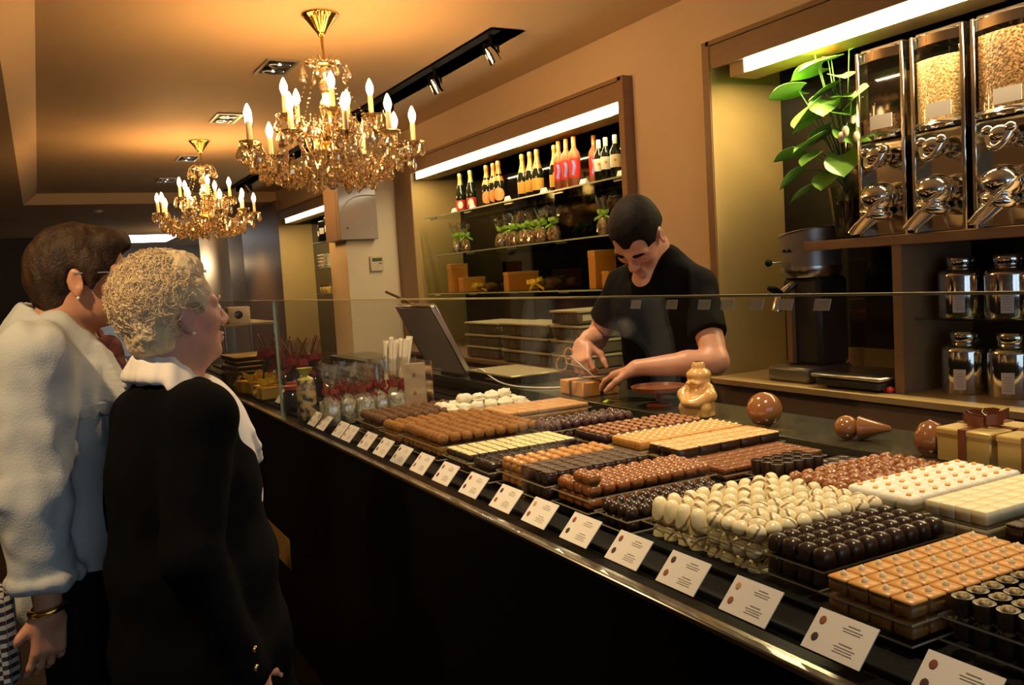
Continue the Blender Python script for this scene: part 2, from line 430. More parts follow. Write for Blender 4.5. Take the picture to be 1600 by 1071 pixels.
for x in (.02, .24): MB().cyl((x, -.09, -.06), (x, -.10, -.06), .011, .008, 12).build('screw', m_chrome, t)
t = thing('thermostat', 'white square thermostat with a green display on the cream column', 'thermostat', (2.80, 7.858, 1.63))
MB().b2((-.062, -.03, -.07), (.062, 0, .07), .006).build('housing', M('ivory_plastic', (.72, .66, .50), .4), t)
MB().b2((-.045, -.032, .02), (.05, -.03, .052)).build('display', M('lcd_green', (.10, .13, .06), .3), t)
MB().b2((.018, -.033, -.004), (.045, -.03, .006)).build('button', m_brownd, t)

# ------------------------------------------------------------------ track with spotlights, recessed twin downlights
t = thing('lighting_track', 'long black lighting track running in the slot of the ceiling', 'lighting track', (2.405, 4.46, ZC - .004))
MB().b2((-.04, 0, .0), (.02, 8.1, .05)).build('rail', m_blackm, t)
def spot(x, y, lab, yaw):
    t = thing('track_spotlight', lab, 'spotlight', (x, y, ZC - .004), yaw, 'chrome spotlights on the ceiling track')
    MB().cyl((0, 0, 0), (0, 0, -.05), .012, .012, 10).build('stem', m_blackm, t)
    b = MB(); b.b2((-.045, -.008, -.062), (.045, .008, -.05)); b.b2((-.05, -.006, -.115), (-.042, .006, -.05)); b.b2((.042, -.006, -.115), (.05, .006, -.05))
    b.build('yoke', m_blackm, t)
    h = MB().lathe([(.018, .045), (.03, .04), (.038, .0), (.043, -.05), (.045, -.055), (.040, -.055), (.034, -.02), (.02, -.005), (0, -.005)], (0, 0, 0), 24)
    o = h.build('head', m_chrome, t); o.location = (0, 0, -.105); o.rotation_euler = (radians(0), radians(-32), 0)
    g = MB().lathe([(.0, -.048), (.039, -.048)], seg=20).build('lens', M('lamp_lens', (.9, .85, .75), .2, emit=(1, .7, .38), estr=1.2), t)
    g.location = (0, 0, -.105); g.rotation_euler = (0, radians(-32), 0)
spot(2.407, 4.56, 'chrome track spotlight nearest the near end of the track', 0)
spot(2.407, 5.37, 'chrome track spotlight second from the near end of the track', .15)
spot(2.395, 6.23, 'chrome track spotlight half hidden behind the candles of the near chandelier', .1)
spot(2.40, 11.2, 'far track spotlight seen between the two chandeliers', 0)
def twin(y, lab, x):
    t = thing('recessed_downlight', lab, 'ceiling light', (x, y, ZC - .001), 0, 'recessed twin downlights in the ceiling')
    fr = MB(); o_, i_ = (.19, .10), (.172, .082)
    for a, b in (((-o_[1], -o_[0]), (o_[1], -i_[0])), ((-o_[1], i_[0]), (o_[1], o_[0])), ((-o_[1], -i_[0]), (-i_[1], i_[0])), ((i_[1], -i_[0]), (o_[1], i_[0]))):
        fr.b2((a[0], a[1], -.010), (b[0], b[1], .0))
    fr.build('trim_ring', m_steel, t)
    MB().b2((-i_[1], -i_[0], -.004), (i_[1], i_[0], -.001)).build('tray', m_black, t)
    for s in (-1, 1):
        r = MB().lathe([(.062, -.012), (.066, -.014), (.066, -.005), (.03, -.005)], (0, s * .085, 0), 24).build('reflector', m_chrome, t)
        MB().lathe([(0, -.0125), (.030, -.011), (.034, -.006)], (0, s * .085, 0), 18).build('bulb', emis('halogen', (1, .93, .78), 6), r)
for y, x, lab in ((5.58, 1.43, 'recessed twin downlight nearest the near chandelier'), (7.295, 1.438, 'second recessed twin downlight, left of the near chandelier candles'),
                  (9.5, 1.46, 'third recessed twin downlight, above the far chandelier'), (11.29, 1.474, 'farthest recessed twin downlight, left of the far chandelier crown')): twin(y, lab, x)
# ------------------------------------------------------------------ crystal chandeliers
def crystal_mat():
    m = bpy.data.materials.new('cut_crystal'); m.use_nodes = True; nt = m.node_tree; nt.nodes.clear()
    o = nt.nodes.new('ShaderNodeOutputMaterial')
    gl = nt.nodes.new('ShaderNodeBsdfGlass'); gl.inputs['Color'].default_value = (1, .95, .86, 1); gl.inputs['Roughness'].default_value = .0; gl.inputs['IOR'].default_value = 1.6
    tr = nt.nodes.new('ShaderNodeBsdfTransparent'); tr.inputs[0].default_value = (1, .96, .88, 1)
    gs = nt.nodes.new('ShaderNodeBsdfGlossy'); gs.inputs['Roughness'].default_value = .10; gs.inputs[0].default_value = (1, .90, .70, 1)
    m1 = nt.nodes.new('ShaderNodeMixShader'); m1.inputs[0].default_value = .22
    m2 = nt.nodes.new('ShaderNodeMixShader'); m2.inputs[0].default_value = .36
    nt.links.new(gl.outputs[0], m1.inputs[1]); nt.links.new(tr.outputs[0], m1.inputs[2])
    nt.links.new(m1.outputs[0], m2.inputs[1]); nt.links.new(gs.outputs[0], m2.inputs[2]); nt.links.new(m2.outputs[0], o.inputs[0])
    return m
m_cry = crystal_mat()
m_gold = M('gilt_metal', (.80, .48, .14), .2, 1)
m_candle = M('candle_sleeve', (.85, .70, .48), .5)
m_bulb = emis('candle_bulb', (1, .62, .28), 34)

def drop_mesh(h, w, nm):            # faceted pear drop, hanging from z=0
    b = MB(); b.ell((0, 0, -.006), .006, seg=6, rings=4)
    b.lathe([(.0, -.010), (.10 * w, -.014), (.3 * w, -.012 - .30 * h), (.5 * w, -.012 - .62 * h), (.38 * w, -.012 - .84 * h), (0, -.012 - h)], seg=8, sy=.55)
    return b.mesh(nm, smooth=False)
d_big = drop_mesh(.070, .048, 'drop'); d_mid = drop_mesh(.052, .034, 'drop'); d_sm = drop_mesh(.036, .022, 'drop')
b = MB()
for i in range(4): b.ell((0, 0, -.008 - i * .016), .007, seg=6, rings=4)
b.lathe([(0, -.070), (.006, -.074), (.014, -.105), (.012, -.125), (0, -.14)], seg=6, sy=.5); d_chain = b.mesh('icicle', smooth=False)
def bobeche_mesh(R):
    return MB().lathe([(.012, -.006), (R * .6, -.008), (R, .008), (R * 1.02, .010), (R * .98, .012), (R * .58, -.002), (.012, 0)], seg=24, lobes=8, la=.05).mesh('bobeche', ang=60)
bob = bobeche_mesh(.052)
candle_me = MB().lathe([(.013, 0), (.013, .10), (.010, .104), (.0, .104)], seg=14).mesh('candle')
bulb_me = MB().lathe([(.0095, 0), (.014, .012), (.0195, .032), (.0185, .048), (.0110, .070), (.004, .084), (0, .088)], seg=16).mesh('bulb', ang=180)
cup_me = MB().lathe([(.006, -.02), (.010, -.012), (.012, 0), (.014, .006), (.0, .006)], seg=12).mesh('cup')
for me, mm in ((d_big, m_cry), (d_mid, m_cry), (d_sm, m_cry), (d_chain, m_cry), (bob, m_cry), (candle_me, m_candle), (bulb_me, m_bulb), (cup_me, m_gold)): me.materials.append(mm)

def chandelier(x, y, lab, phase, seed):
    rn = random.Random(seed)
    t = thing('crystal_chandelier', lab, 'chandelier', (x, y, ZC), 0, 'pair of crystal chandeliers')
    # gilt canopy with pressed flutes
    MB().lathe([(.0, .0), (.092, 0), (.094, -.006), (.086, -.012), (.070, -.030), (.050, -.058), (.030, -.085), (.020, -.100), (.016, -.112), (.0, -.114)], seg=48, lobes=16, la=.035).build('canopy', m_brass, t, ang=70)
    MB().tube([(0, 0, -.11), (0, 0, -.16), (.004, 0, -.2), (0, 0, -.27)], [.009, .007, .006, .008], 10).build('stem', m_gold, t)
    # crown
    cr = MB().lathe([(.012, -.275), (.05, -.268), (.088, -.255), (.090, -.250), (.05, -.260), (.012, -.262)], seg=24, lobes=8, la=.06).build('crown', m_cry, t, ang=60)
    for k in range(8):
        a = 2 * pi * k / 8 + phase; s = MB(); e = V((.088 * cos(a), .088 * sin(a), -.255))
        s.tube(bez((.02 * cos(a), .02 * sin(a), -.262), (.05 * cos(a), .05 * sin(a), -.205), (.10 * cos(a), .10 * sin(a), -.215), (.115 * cos(a), .115 * sin(a), -.262), 8), .004, 6); s.build('scroll', m_cry, cr)
    nd = [0]
    def hang(me, nm, p, par, sc=1.0, over=None):
        o = bpy.data.objects.new(nm, me); COL.objects.link(o); o.parent = par; o.location = p; o.rotation_euler = (0, 0, rn.uniform(0, pi)); o.scale = (sc,) * 3; nd[0] += 1
    for k in range(8):
        a = 2 * pi * (k + .0) / 8 + phase; hang(d_big, 'crystal_drop', (.118 * cos(a), .118 * sin(a), -.262), t, .95)
    # glass balusters on the shaft
    MB().lathe([(.0, -.27), (.022, -.275), (.030, -.30), (.020, -.33), (.030, -.345), (.036, -.37), (.022, -.405), (.018, -.42), (.034, -.44), (.040, -.47), (.026, -.52), (.034, -.55), (.045, -.57), (.02, -.60), (0, -.60)], seg=12).build('baluster', m_cry, t, smooth=False)
    MB().lathe([(0, -.598), (.030, -.602), (.038, -.615), (.030, -.64), (.045, -.66), (.045, -.69), (.030, -.705), (0, -.71)], seg=20).build('hub', m_gold, t)
    MB().lathe([(.0, -.705), (.05, -.71), (.115, -.705), (.120, -.700), (.115, -.715), (.06, -.745), (.03, -.77), (.035, -.79), (.02, -.815), (0, -.83)], seg=24, lobes=12, la=.05).build('bowl', m_cry, t, ang=30)
    stuff = MB()
    def arm(a, R, z0, zc, nm):
        ca, sa = cos(a), sin(a); P = lambda r, z: (r * ca, r * sa, z)
        ar = MB(); pts = bez(P(.04, z0), P(R * .35, z0 - .12), P(R * .62, z0 - .115), P(R * .80, zc - .05), 9) + bez(P(R * .80, zc - .05), P(R * .9, zc + .0), P(R * 1.0, zc + .0), P(R, zc - .018), 6)[1:]
        ar.tube(pts, .0065, 8)
        ao = ar.build(nm, m_cry, t, ang=60)
        def put(me, n2, z, s=1):
            o = bpy.data.objects.new(n2, me); COL.objects.link(o); o.parent = ao; o.location = P(R, z); o.scale = (s,) * 3; o.rotation_euler = (0, 0, rn.uniform(0, 6)); return o
        put(cup_me, 'cup', zc); put(bob, 'bobeche', zc + .004); put(candle_me, 'candle', zc + .006); put(bulb_me, 'bulb', zc + .108)
        for k in range(5):
            b = a + 2 * pi * k / 5 + .4
            hang([d_mid, d_chain, d_mid, d_chain, d_big][k], 'crystal_drop' if k % 2 == 0 else 'icicle', (R * ca + .052 * cos(b), R * sa + .052 * sin(b), zc + .008), ao, rn.uniform(.9, 1.1))
        hang(d_big, 'crystal_drop', P(R * .62, z0 - .085), ao, .95)
        return ao
    NL, NU = 10, 5
    for k in range(NL): arm(2 * pi * k / NL + phase, .43 if k % 2 else .40, -.70, -.655 - .02 * (k % 2), 'arm')
    for k in range(NU): arm(2 * pi * (k + .5) / NU + phase * .7, .225, -.64, -.53, 'upper_arm')
    # garlands of beads and the many small drops nobody could count
    def bead(p, r=.0065): stuff.ell(p, r, seg=5, rings=3)
    ends = [(R * cos(a), R * sin(a), -.665) for k in range(NL) for a, R in [(2 * pi * k / NL + phase, .43 if k % 2 else .40)]]
    for k in range(NL):
        p, q = V(ends[k]), V(ends[(k + 1) % NL])
        for i in range(1, 12):
            u = i / 12; c = p.lerp(q, u); c.z -= .075 * 4 * u * (1 - u); bead(c)
    for k in range(NU):
        a = 2 * pi * (k + .5) / NU + phase * .7; q = V((.225 * cos(a), .225 * sin(a), -.535)); p = V((.085 * cos(a), .085 * sin(a), -.29))
        for i in range(1, 14): u = i / 14; c = p.lerp(q, u); c.z -= .05 * 4 * u * (1 - u); bead(c, .006)
    def sdrop(p, h, w):
        R_ = rotz(rn.uniform(0, pi)); stuff.ell(p, .0055, seg=5, rings=3)
        stuff.lathe([(0, -.008), (.1 * w, -.012), (.3 * w, -.012 - .3 * h), (.5 * w, -.012 - .62 * h), (.36 * w, -.012 - .85 * h), (0, -.012 - h)], p, 6, R_, sy=.55)
    for i in range(240):
        a = rn.uniform(0, 2 * pi); r = .12 + .27 * rn.random() ** .7
        z = -.71 - .07 * sin(pi * min(1, r / .40)) + rn.uniform(-.03, .05)
        sdrop((r * cos(a), r * sin(a), z), rn.uniform(.050, .082), rn.uniform(.032, .050))
    for i in range(46):
        a = 2 * pi * i / 46; sdrop((.118 * cos(a), .118 * sin(a), -.705), .06, .034) if i % 2 else sdrop((.075 * cos(a), .075 * sin(a), -.75), .055, .03)
    for i in range(90):
        a = rn.uniform(0, 2 * pi); r = rn.uniform(.05, .26); sdrop((r * cos(a), r * sin(a), -.50 - rn.uniform(0, .10)), rn.uniform(.03, .05), .028)
    so = stuff.build('bead_garland', m_cry, t, smooth=False); so['kind'] = 'stuff'
    MB().ell((0, 0, -.86), .028, seg=10, rings=6).build('end_ball', m_cry, t, smooth=False)
    return t
chandelier(1.387, 4.464, 'larger-looking near crystal chandelier with lit candle bulbs hanging over the counter', .2, 3)
chandelier(1.41, 8.42, 'far crystal chandelier, the smaller-looking one above the white-haired customer', .45, 8)
# ------------------------------------------------------------------ built-in display niches in the right wall
def niche(name, lab, y0, y1, zt, frame_near, frame_far, shelves, back, strip0, strip1, zbase=0.0):
    t = thing(name, lab, 'display niche', (XF, y0, 0))
    L = y1 - y0; D = 3.50 - XF
    fr = MB()
    if frame_near: fr.b2((0, -.03 - frame_near, zbase), (.075, -.0, zt))
    fr.b2((0, L, zbase), (.075, L + frame_far, zt)); fr.b2((0, -.03, zt - .022), (.075, L + .02, zt))
    fr.build('frame', m_brown, t)
    MB().b2((.006, .006, zt - .136), (.028, L - .007, zt - .026)).build('valance', m_brown, t)
    sp = MB(); sp.b2((.004, L - .006, zbase), (D + .03, L - .0005, zt - .025)); sp.build('side_panel', m_olive, t)
    sp = MB(); sp.b2((.004, .0005, zbase), (D + .03, .005, zt - .025)); sp.build('side_panel', m_olive, t)
    MB().b2((.032, .006, zt - .03), (D, L - .007, zt - .024)).build('top_panel', m_brownd, t)
    bp = MB().b2((D, .006, zbase), (D + .02, L - .007, zt - .03)).build('back_panel', back, t)
    lb = MB(); lb.b2((.0345, strip0 - y0, zt - .198), (.20, strip1 - y0, zt - .035)); lbo = lb.build('light_box', m_olive, t)
    li = MB(); li.b2((.0320, strip0 - y0 + (.004 if frame_near else .12), zt - .194), (.0343, strip1 - y0 - (.02 if frame_near else .10), zt - .100))
    li.build('light_strip', m_tube, lbo)
    for (sy0, sy1, z, x0, x1) in shelves:
        s = MB(); s.b2((x0, sy0 - y0, z - .010), (x1, sy1 - y0, z)); so = s.build('shelf', m_shelfg, t)
        MB().b2((x0 - .003, sy0 - y0, z - .010), (x0, sy1 - y0, z + .0)).build('front_edge', m_glassedge, so)
        nb = max(2, int((sy1 - sy0) / .75) + 1)
        for i in range(nb):
            yy = sy0 - y0 + .12 + (sy1 - sy0 - .24) * i / (nb - 1); MB().b2((x0 + .03, yy - .06, z - .022), (x0 + .045, yy + .06, z - .0115)).build('clip', m_steel, so)
    return t
m_dmir = M('dark_mirror', (.028, .026, .023), .05, 1)
SH = [(4.24, 7.30, 1.995, .05, .44), (4.24, 7.30, 1.662, .05, .44), (4.24, 7.30, 1.328, .05, .44)]
niche('bottle_niche', 'wide wall niche with dark mirror back and glass shelves of bottles', 4.22, 7.44, 2.545, .02, .42, SH, m_dmir, 4.235, 7.40)
niche('coffee_niche', 'near wall niche with dark back holding the coffee dispensers and plant', .6, 3.44, 2.545, .0, .05, [], m_blackgl, .75, 3.33)
niche('far_niche', 'far wall niche with glass shelves of cups beyond the cream column', 8.47, 12.40, 2.53, 0, .05, [(9.2, 10.9, 1.99, .05, .44), (9.2, 10.9, 1.67, .05, .44), (9.2, 10.9, 1.36, .05, .44)], m_blackgl, 8.6, 12.2)
t = thing('wood_panel', 'tall plain brown wall panel beyond the far niche', 'wall panel', (XF, 12.46, 0)); MB().b2((0, 0, 0), (.066, 2.42, ZS - .002)).build('panel', m_brown, t)

# ------------------------------------------------------------------ back counter, shelf and post
m_wood = M('counter_wood', (.50, .36, .17), .4, noise=(5, (.44, .31, .14), .3, (1, 1, 10)))
t = thing('back_counter', 'long pale wood-topped back counter along the wall behind the server', 'counter', (2.93, .6, 0))
MB().b2((0, 0, .85), (.55, 2.828, .878), .002).build('worktop', m_wood, t)
MB().b2((.03, 0, 0), (.55, 2.828, .849)).build('cabinet', m_brownd, t)
MB().b2((.535, .0, .879), (.548, 2.80, 1.0)).build('upstand', m_wood, t)
t = thing('rear_cabinet', 'dark base cabinet below the bottle niche carrying the plastic crates', 'cabinet', (2.66, 4.22, 0))
MB().b2((0, 0, .85), (.83, 3.21, .878), .002).build('worktop', m_brownd, t); MB().b2((.03, .01, 0), (.83, 3.2, .849)).build('body', m_brownd, t)
t = thing('wall_shelf', 'thick taupe wooden shelf carrying the three coffee dispensers', 'shelf', (3.03, .6, 1.478))
MB().b2((0, 0, 0), (.445, 2.265, .040), .002).build('board', m_brown, t)
t = thing('shelf_post', 'upright taupe board holding up the dispenser shelf beside the canisters', 'upright', (3.034, 2.365, .8785))
MB().b2((0, 0, 0), (.44, .043, .599)).build('board', m_brown, t)
t = thing('canister_shelf', 'thin glass shelf under the upper row of tea canisters', 'shelf', (3.10, .62, 1.172))
MB().b2((0, 0, 0), (.375, 1.74, .008)).build('pane', m_shelfg, t); MB().b2((-.003, 0, 0), (0, 1.60, .008)).build('edge', m_black, t)

# tea canisters
m_mirr = M('mirror_steel', (.74, .73, .70), .10, 1, bump=(22, .06))
m_tag = M('label_pink_white', (.80, .70, .64), .6); m_ink = M('grey_ink', (.20, .17, .15), .7)
def ink_lines(par, n, w, x, y0, dy, R, loc):
    b = MB()
    for i in range(n):
        ww = w * (.9 if i % 3 else .6); b.b2((x, -ww / 2, y0 - i * dy - .001), (x + .0003, ww / 2, y0 - i * dy + .001))
    o = b.build('print', m_ink, par); o.rotation_euler = R; o.location = loc
def canister(y, z, lab, s, ty):
    t = thing('tea_canister', lab, 'canister', (3.22, y, z), 0, 'polished steel tea canisters')
    r = .088 * s
    MB().lathe([(r * .97, 0), (r, .006), (r, .165 * s), (r * .97, .178 * s), (r * .80, .19 * s), (r * .60, .195 * s), (r * .58, .2 * s)], seg=40).build('body', m_mirr, t, ang=50)
    MB().lathe([(r * .56, .2 * s), (r * .62, .204 * s), (r * .64, .235 * s), (r * .58, .243 * s), (.0, .246 * s)], seg=36).build('lid', m_mirr, t, ang=50)
    a = ty; la = MB(); rows = []
    for i in range(7):
        q = a + (i - 3) * .085; rows.append([((r + .0012) * cos(q), (r + .0012) * sin(q), zz) for zz in (.02, .10 * s)])
    la.sheet(rows); lo = la.build('label', m_tag, t)
    b = MB()
    for i in range(6):
        rr = []
        for k in range(4): q = a + (k - 1.5) * .1; rr.append([((r + .002) * cos(q), (r + .002) * sin(q), zz) for zz in (.032 + i * .010, .0335 + i * .010)])
        b.sheet(rr)
    b.build('print', m_ink, lo)
A0 = radians(207)
for y, lab in ((2.235, 'steel tea canister on the glass shelf next to the taupe upright'), (2.04, 'steel tea canister on the glass shelf, second from the upright'), (1.835, 'steel tea canister on the glass shelf cut by the right edge of the photo')): canister(y, 1.1805, lab, .98, A0)
for y, lab in ((2.225, 'steel tea canister on the wooden counter next to the taupe upright'), (2.03, 'steel tea canister on the wooden counter, second from the upright'), (1.83, 'steel tea canister on the wooden counter cut by the right edge of the photo')): canister(y, .8785, lab, 1.0, A0 - .12)

# coffee dispensers
m_disp = M('dispenser_steel', (.80, .76, .66), .12, 1)
m_hop = glass_thin('hopper_acrylic', (.95, .93, .88), .5, .03, .05)
def coffee_mat(n, c1, c2): return M(n, c1, .45, noise=(95, c2, .12), bump=(110, .8, .006))
def dispenser(y, lab, fill, cm, wd=.222):
    t = thing('coffee_dispenser', lab, 'coffee dispenser', (3.09, y, 1.519), 0, 'polished coffee bean dispensers')
    h, w = .765, wd / 2
    b = MB(); b.b2((.05, -w, 0), (.34, w, .40), .006); b.build('body', m_disp, t)
    # rails and framed hopper
    for s in (-1, 1): MB().b2((.0, s * (w - .004) - .009, .0), (.06, s * (w - .004) + .009, h), .004).build('rail', m_disp, t); MB().b2((.30, s * (w - .004) - .006, .40), (.34, s * (w - .004) + .006, h), .003).build('rear_rail', m_disp, t)
    f = MB(); f2 = MB()
    for i in range(8):
        u0 = -1 + 2 * i / 8; u1 = u0 + .25; bx = lambda u: .012 - .022 * (1 - u * u)
        f.sheet([[(bx(u0), u0 * (w - .012), h - .05), (bx(u0), u0 * (w - .012), h - .012), (bx(u0) + .03, u0 * (w - .012), h)], [(bx(u1), u1 * (w - .012), h - .05), (bx(u1), u1 * (w - .012), h - .012), (bx(u1) + .03, u1 * (w - .012), h)]])
        f2.sheet([[(bx(u0) - .004, u0 * (w - .012), .395), (bx(u0) - .016, u0 * (w - .012), .41), (bx(u0) - .004, u0 * (w - .012), .425)], [(bx(u1) - .004, u1 * (w - .012), .395), (bx(u1) - .016, u1 * (w - .012), .41), (bx(u1) - .004, u1 * (w - .012), .425)]])
    f.build('top_band', m_chrome, t, ang=60); f2.build('lower_band', m_chrome, t, ang=60)
    MB().b2((.02, -w + .01, h - .004), (.34, w - .01, h + .008), .003).build('lid', m_disp, t)
    g = MB(); g.sheet([[(.010 - .022 * (1 - u * u), u * (w - .014), z) for u in np.linspace(-1, 1, 9)] for z in (.42, h - .05)])
    for s in (-1, 1): g.sheet([[(.03, s * (w - .004), .41), (.30, s * (w - .004), .41)], [(.03, s * (w - .004), h - .01), (.30, s * (w - .004), h - .01)]])
    g.build('hopper_window', m_hop, t)
    zf = .41 + (h - .06 - .41) * fill; bn = MB()
    bn.b2((.016, -w + .018, .405), (.30, w - .018, zf)); bn.sheet([[(.0145 - .020 * (1 - u * u), u * (w - .019), z) for u in np.linspace(-1, 1, 9)] for z in np.linspace(.405, zf, 6)])
    bn.build('coffee_beans', cm, t)
    # card on the hopper
    MB().b2((-.020, -.075, .435), (-.018, .030, .490)).build('card', M('card_white', (.85, .80, .74), .6), t)
    # turning valve with two lugs, outlet bulb and spoon-shaped chute with a handle
    v = MB(); v.ell((-.01, .0, .325), (.055, .052, .045), seg=20, rings=12); v.ell((-.035, .04, .345), (.022, .025, .022)); v.ell((-.035, -.045, .345), (.022, .025, .022))
    v.tube(bez((-.03, .04, .34), (-.07, .03, .27), (-.07, -.02, .25), (-.04, -.045, .33), 10), [.013] * 11, 10)
    v.build('valve', m_chrome, t, ang=80)
    v = MB(); v.ell((-.015, .0, .160), (.075, .075, .062), seg=28, rings=16); v.build('outlet', m_chrome, t, ang=80)
    v = MB(); v.ell((-.020, .012, .098), (.062, .070, .034), rot(.25, 'X'), seg=28, rings=14); v.build('rim', m_chrome, t, ang=80)
    v = MB(); rows = []
    for i in range(9):
        u = i / 8; rr = .060 - .030 * u
        rows.append([(-.030 - .050 * u - rr * .45 * cos(q), .020 + .042 * u + rr * sin(q), .088 - .075 * u) for q in np.linspace(-1.7, 1.7, 13)])
    v.sheet(rows); v.build('chute', m_chrome, t, ang=80, solid=.002)
    v = MB(); v.tube([(-.06, -.100, .175), (-.09, -.045, .125), (-.115, .035, .050), (-.118, .060, .022)], [.004, .006, .012, .015], 12, flat=.7); v.build('handle', m_chrome, t, ang=80)
CB = coffee_mat('dark_beans', (.10, .05, .018), (.34, .19, .08)); CL = coffee_mat('light_beans', (.50, .32, .12), (.90, .66, .34)); CD = coffee_mat('brown_beans', (.08, .036, .013), (.42, .23, .09))
dispenser(2.495, 'leftmost polished coffee dispenser, nearly empty hopper, beside the plant', .26, CB)
dispenser(2.235, 'middle polished coffee dispenser full of pale roasted beans', .86, CL)
dispenser(1.965, 'right polished coffee dispenser full of dark beans, cut by the photo edge', .97, CD, .25)

# anthurium in a glass vase
t = thing('potted_plant', 'leafy green anthurium plant in a tall clear glass vase on the shelf', 'plant', (3.20, 2.765, 1.5185))
MB().lathe([(.050, 0), (.052, .004), (.080, .235), (.076, .235), (.048, .012), (0, .012)], seg=28).build('vase', glass_thin('vase_glass', (.75, .77, .72), .9, .02, .08), t)
MB().lathe([(.0, .014), (.046, .014), (.066, .17), (0, .17)], seg=20).build('water_and_roots', M('dark_roots', (.035, .030, .015), .3, noise=(30, (.09, .07, .03), .2)), t)
m_leaf = M('leaf_green', (.17, .42, .045), .3, noise=(9, (.30, .58, .12), .3), spec=.6); m_stem = M('stem_green', (.16, .34, .06), .5); m_red = M('flower_red', (.55, .03, .02), .35); m_pale = M('pale_bud', (.75, .62, .45), .4)
def leaf_at(root, tip, L, wd, pitch, yaw, mat=m_leaf, nm='leaf', roll=0):
    # heart-shaped anthurium blade: yaw is where the tip points, pitch how far it hangs
    s = MB(); root, tip = V(root), V(tip); mid = root.lerp(tip, .5); mid.z += .07
    s.tube(bez(root, root.lerp(mid, .5) + V((0, 0, .05)), mid, tip, 8), .0028, 6); st = s.build('stem', m_stem, t)
    R = rotz(yaw) @ rot(pitch, 'Y') @ rot(roll, 'X'); b = MB(); rows = []
    for i in range(11):
        u = i / 10; hw = wd * (.62 + 1.35 * u - 1.2 * u * u - .77 * u ** 4) if u < 1 else .0006
        lob = -.20 * L * (1 - u) ** 2
        rows.append([tip + R @ V((u * L * (1 - .04 * abs(k)) - .06 * L + lob * (abs(k) ** 2), k * hw, -.10 * L * u * u + .22 * hw * k * k)) for k in (-1, -.66, -.33, 0, .33, .66, 1)])
    b.sheet(rows); b.build(nm, mat, t, ang=80, solid=.0012)
# (x, y, z of the blade base), length, half width, hang, direction, roll
LV = [((-.08, .20, .70), .15, .050, .05, 2.2, .5), ((-.05, .10, .78), .15, .055, .15, 1.9, .3), ((-.07, .02, .80), .16, .06, .25, 2.6, -.2), ((.0, -.02, .86), .12, .042, -.9, -.6, .9),
      ((-.10, .10, .61), .15, .080, .85, 2.9, .2), ((-.11, .02, .62), .12, .06, .9, -2.6, 0), ((-.09, -.03, .57), .13, .055, .35, -1.9, .2), ((-.10, .06, .47), .16, .070, .45, 2.8, .1), ((-.10, -.06, .62), .13, .048, .15, -1.7, .2), ((-.15, -.15, .58), .12, .05, -.6, -1.8, .8),
      ((-.10, .17, .42), .15, .050, .15, 2.0, .3), ((-.11, .17, .33), .13, .060, .7, 2.3, .2), ((-.12, .08, .25), .14, .055, .5, 2.2, .1), ((-.10, -.05, .37), .14, .065, 1.0, -2.4, .2), ((-.12, .06, .40), .12, .055, .6, 3.0, 0), ((-.10, -.06, .48), .11, .050, .9, -1.9, .3), ((-.06, .03, .68), .13, .055, .5, 2.7, .1), ((-.08, -.03, .72), .12, .05, .3, -2.2, 0), ((-.05, .06, .50), .13, .055, .6, 2.0, .2), ((-.10, .02, .30), .12, .055, .8, -2.9, 0), ((-.02, .13, .60), .12, .05, .4, 1.6, .2), ((-.10, .11, .54), .11, .05, .5, 2.4, .1)]
for tip, L, wd, pt, yw, rl in LV: leaf_at((.0, .0, .20), (tip[0] + .02, tip[1], tip[2] - .01), L * 1.02, wd * 1.2, pt * .75, yw, roll=rl)
for tip, L, mm in (((-.07, .10, .85), .06, m_red), ((-.06, .03, .80), .06, m_red), ((-.12, .02, .325), .03, m_red)): leaf_at((0, 0, .2), tip, L, .03, .2, -2.2, mm, 'flower')
for p in ((-.14, -.10, .44), (-.145, -.13, .46), (-.14, -.18, .43)):
    b = MB(); b.tube(bez((0, 0, .2), (-.02, -.03, .42), (-.05, p[1] * .6, .58), p, 8), .0025, 6); so = b.build('stem', m_stem, t)
    MB().ell((p[0], p[1], p[2] - .01), (.014, .014, .024)).build('bud', m_pale, so)

# coffee grinder and scale on the back counter
t = thing('coffee_grinder', 'tall grey and black shop coffee grinder with a steel spout', 'coffee grinder', (3.17, 2.985, .8785))
m_grey = M('grey_casing', (.33, .32, .30), .35, .6); m_char = M('charcoal_casing', (.030, .029, .028), .45)
b = MB(); b.box((0, 0, .035), (.30, .25, .07), None, .012, taper=.9); b.build('base', m_grey, t)
MB().b2((-.05, -.115, .07), (.15, .115, .48), .02).build('motor_body', m_char, t)
b = MB(); b.lathe([(.118, .48), (.135, .50), (.138, .52), (.138, .53)], (.03, 0, 0), 32); b.build('collar', m_steel, t)
v = MB(); n = 28; lo_, hi_ = [], []
for k in range(n):
    q = 2 * pi * k / n; x, y = .03 + .142 * cos(q), .142 * sin(q); lo_.append((.03 + .134 * cos(q), .134 * sin(q), .53)); hi_.append((x, y, .665 + .30 * (.142 - y) * .5))
v._add(lo_ + hi_, [(k, (k + 1) % n, n + (k + 1) % n, n + k) for k in range(n)] + [tuple(range(n))[::-1], tuple(range(n, 2 * n))]); v.build('hopper', m_grey, t, ang=50)
v = MB(); v.tube([hi_[k] for k in range(n)] + [hi_[0]], .005, 6, cap=False); v.build('rim', m_steel, t)
v = MB(); v.tube([(-.06, .03, .45), (-.135, .045, .40), (-.15, .05, .33)], [.018, .020, .024], 12); v.build('spout', m_chrome, t)
v = MB(); v.box((-.15, .05, .425), (.07, .05, .02), rot(.5, 'Y'), .005); v.build('flap', m_blackm, t)
v = MB(); v.cyl((-.10, .05, .555), (-.155, .07, .555), .004, .004, 8); k_ = v.build('lever', m_steel, t); MB().ell((-.165, .073, .555), .017).build('knob', m_blackm, k_)
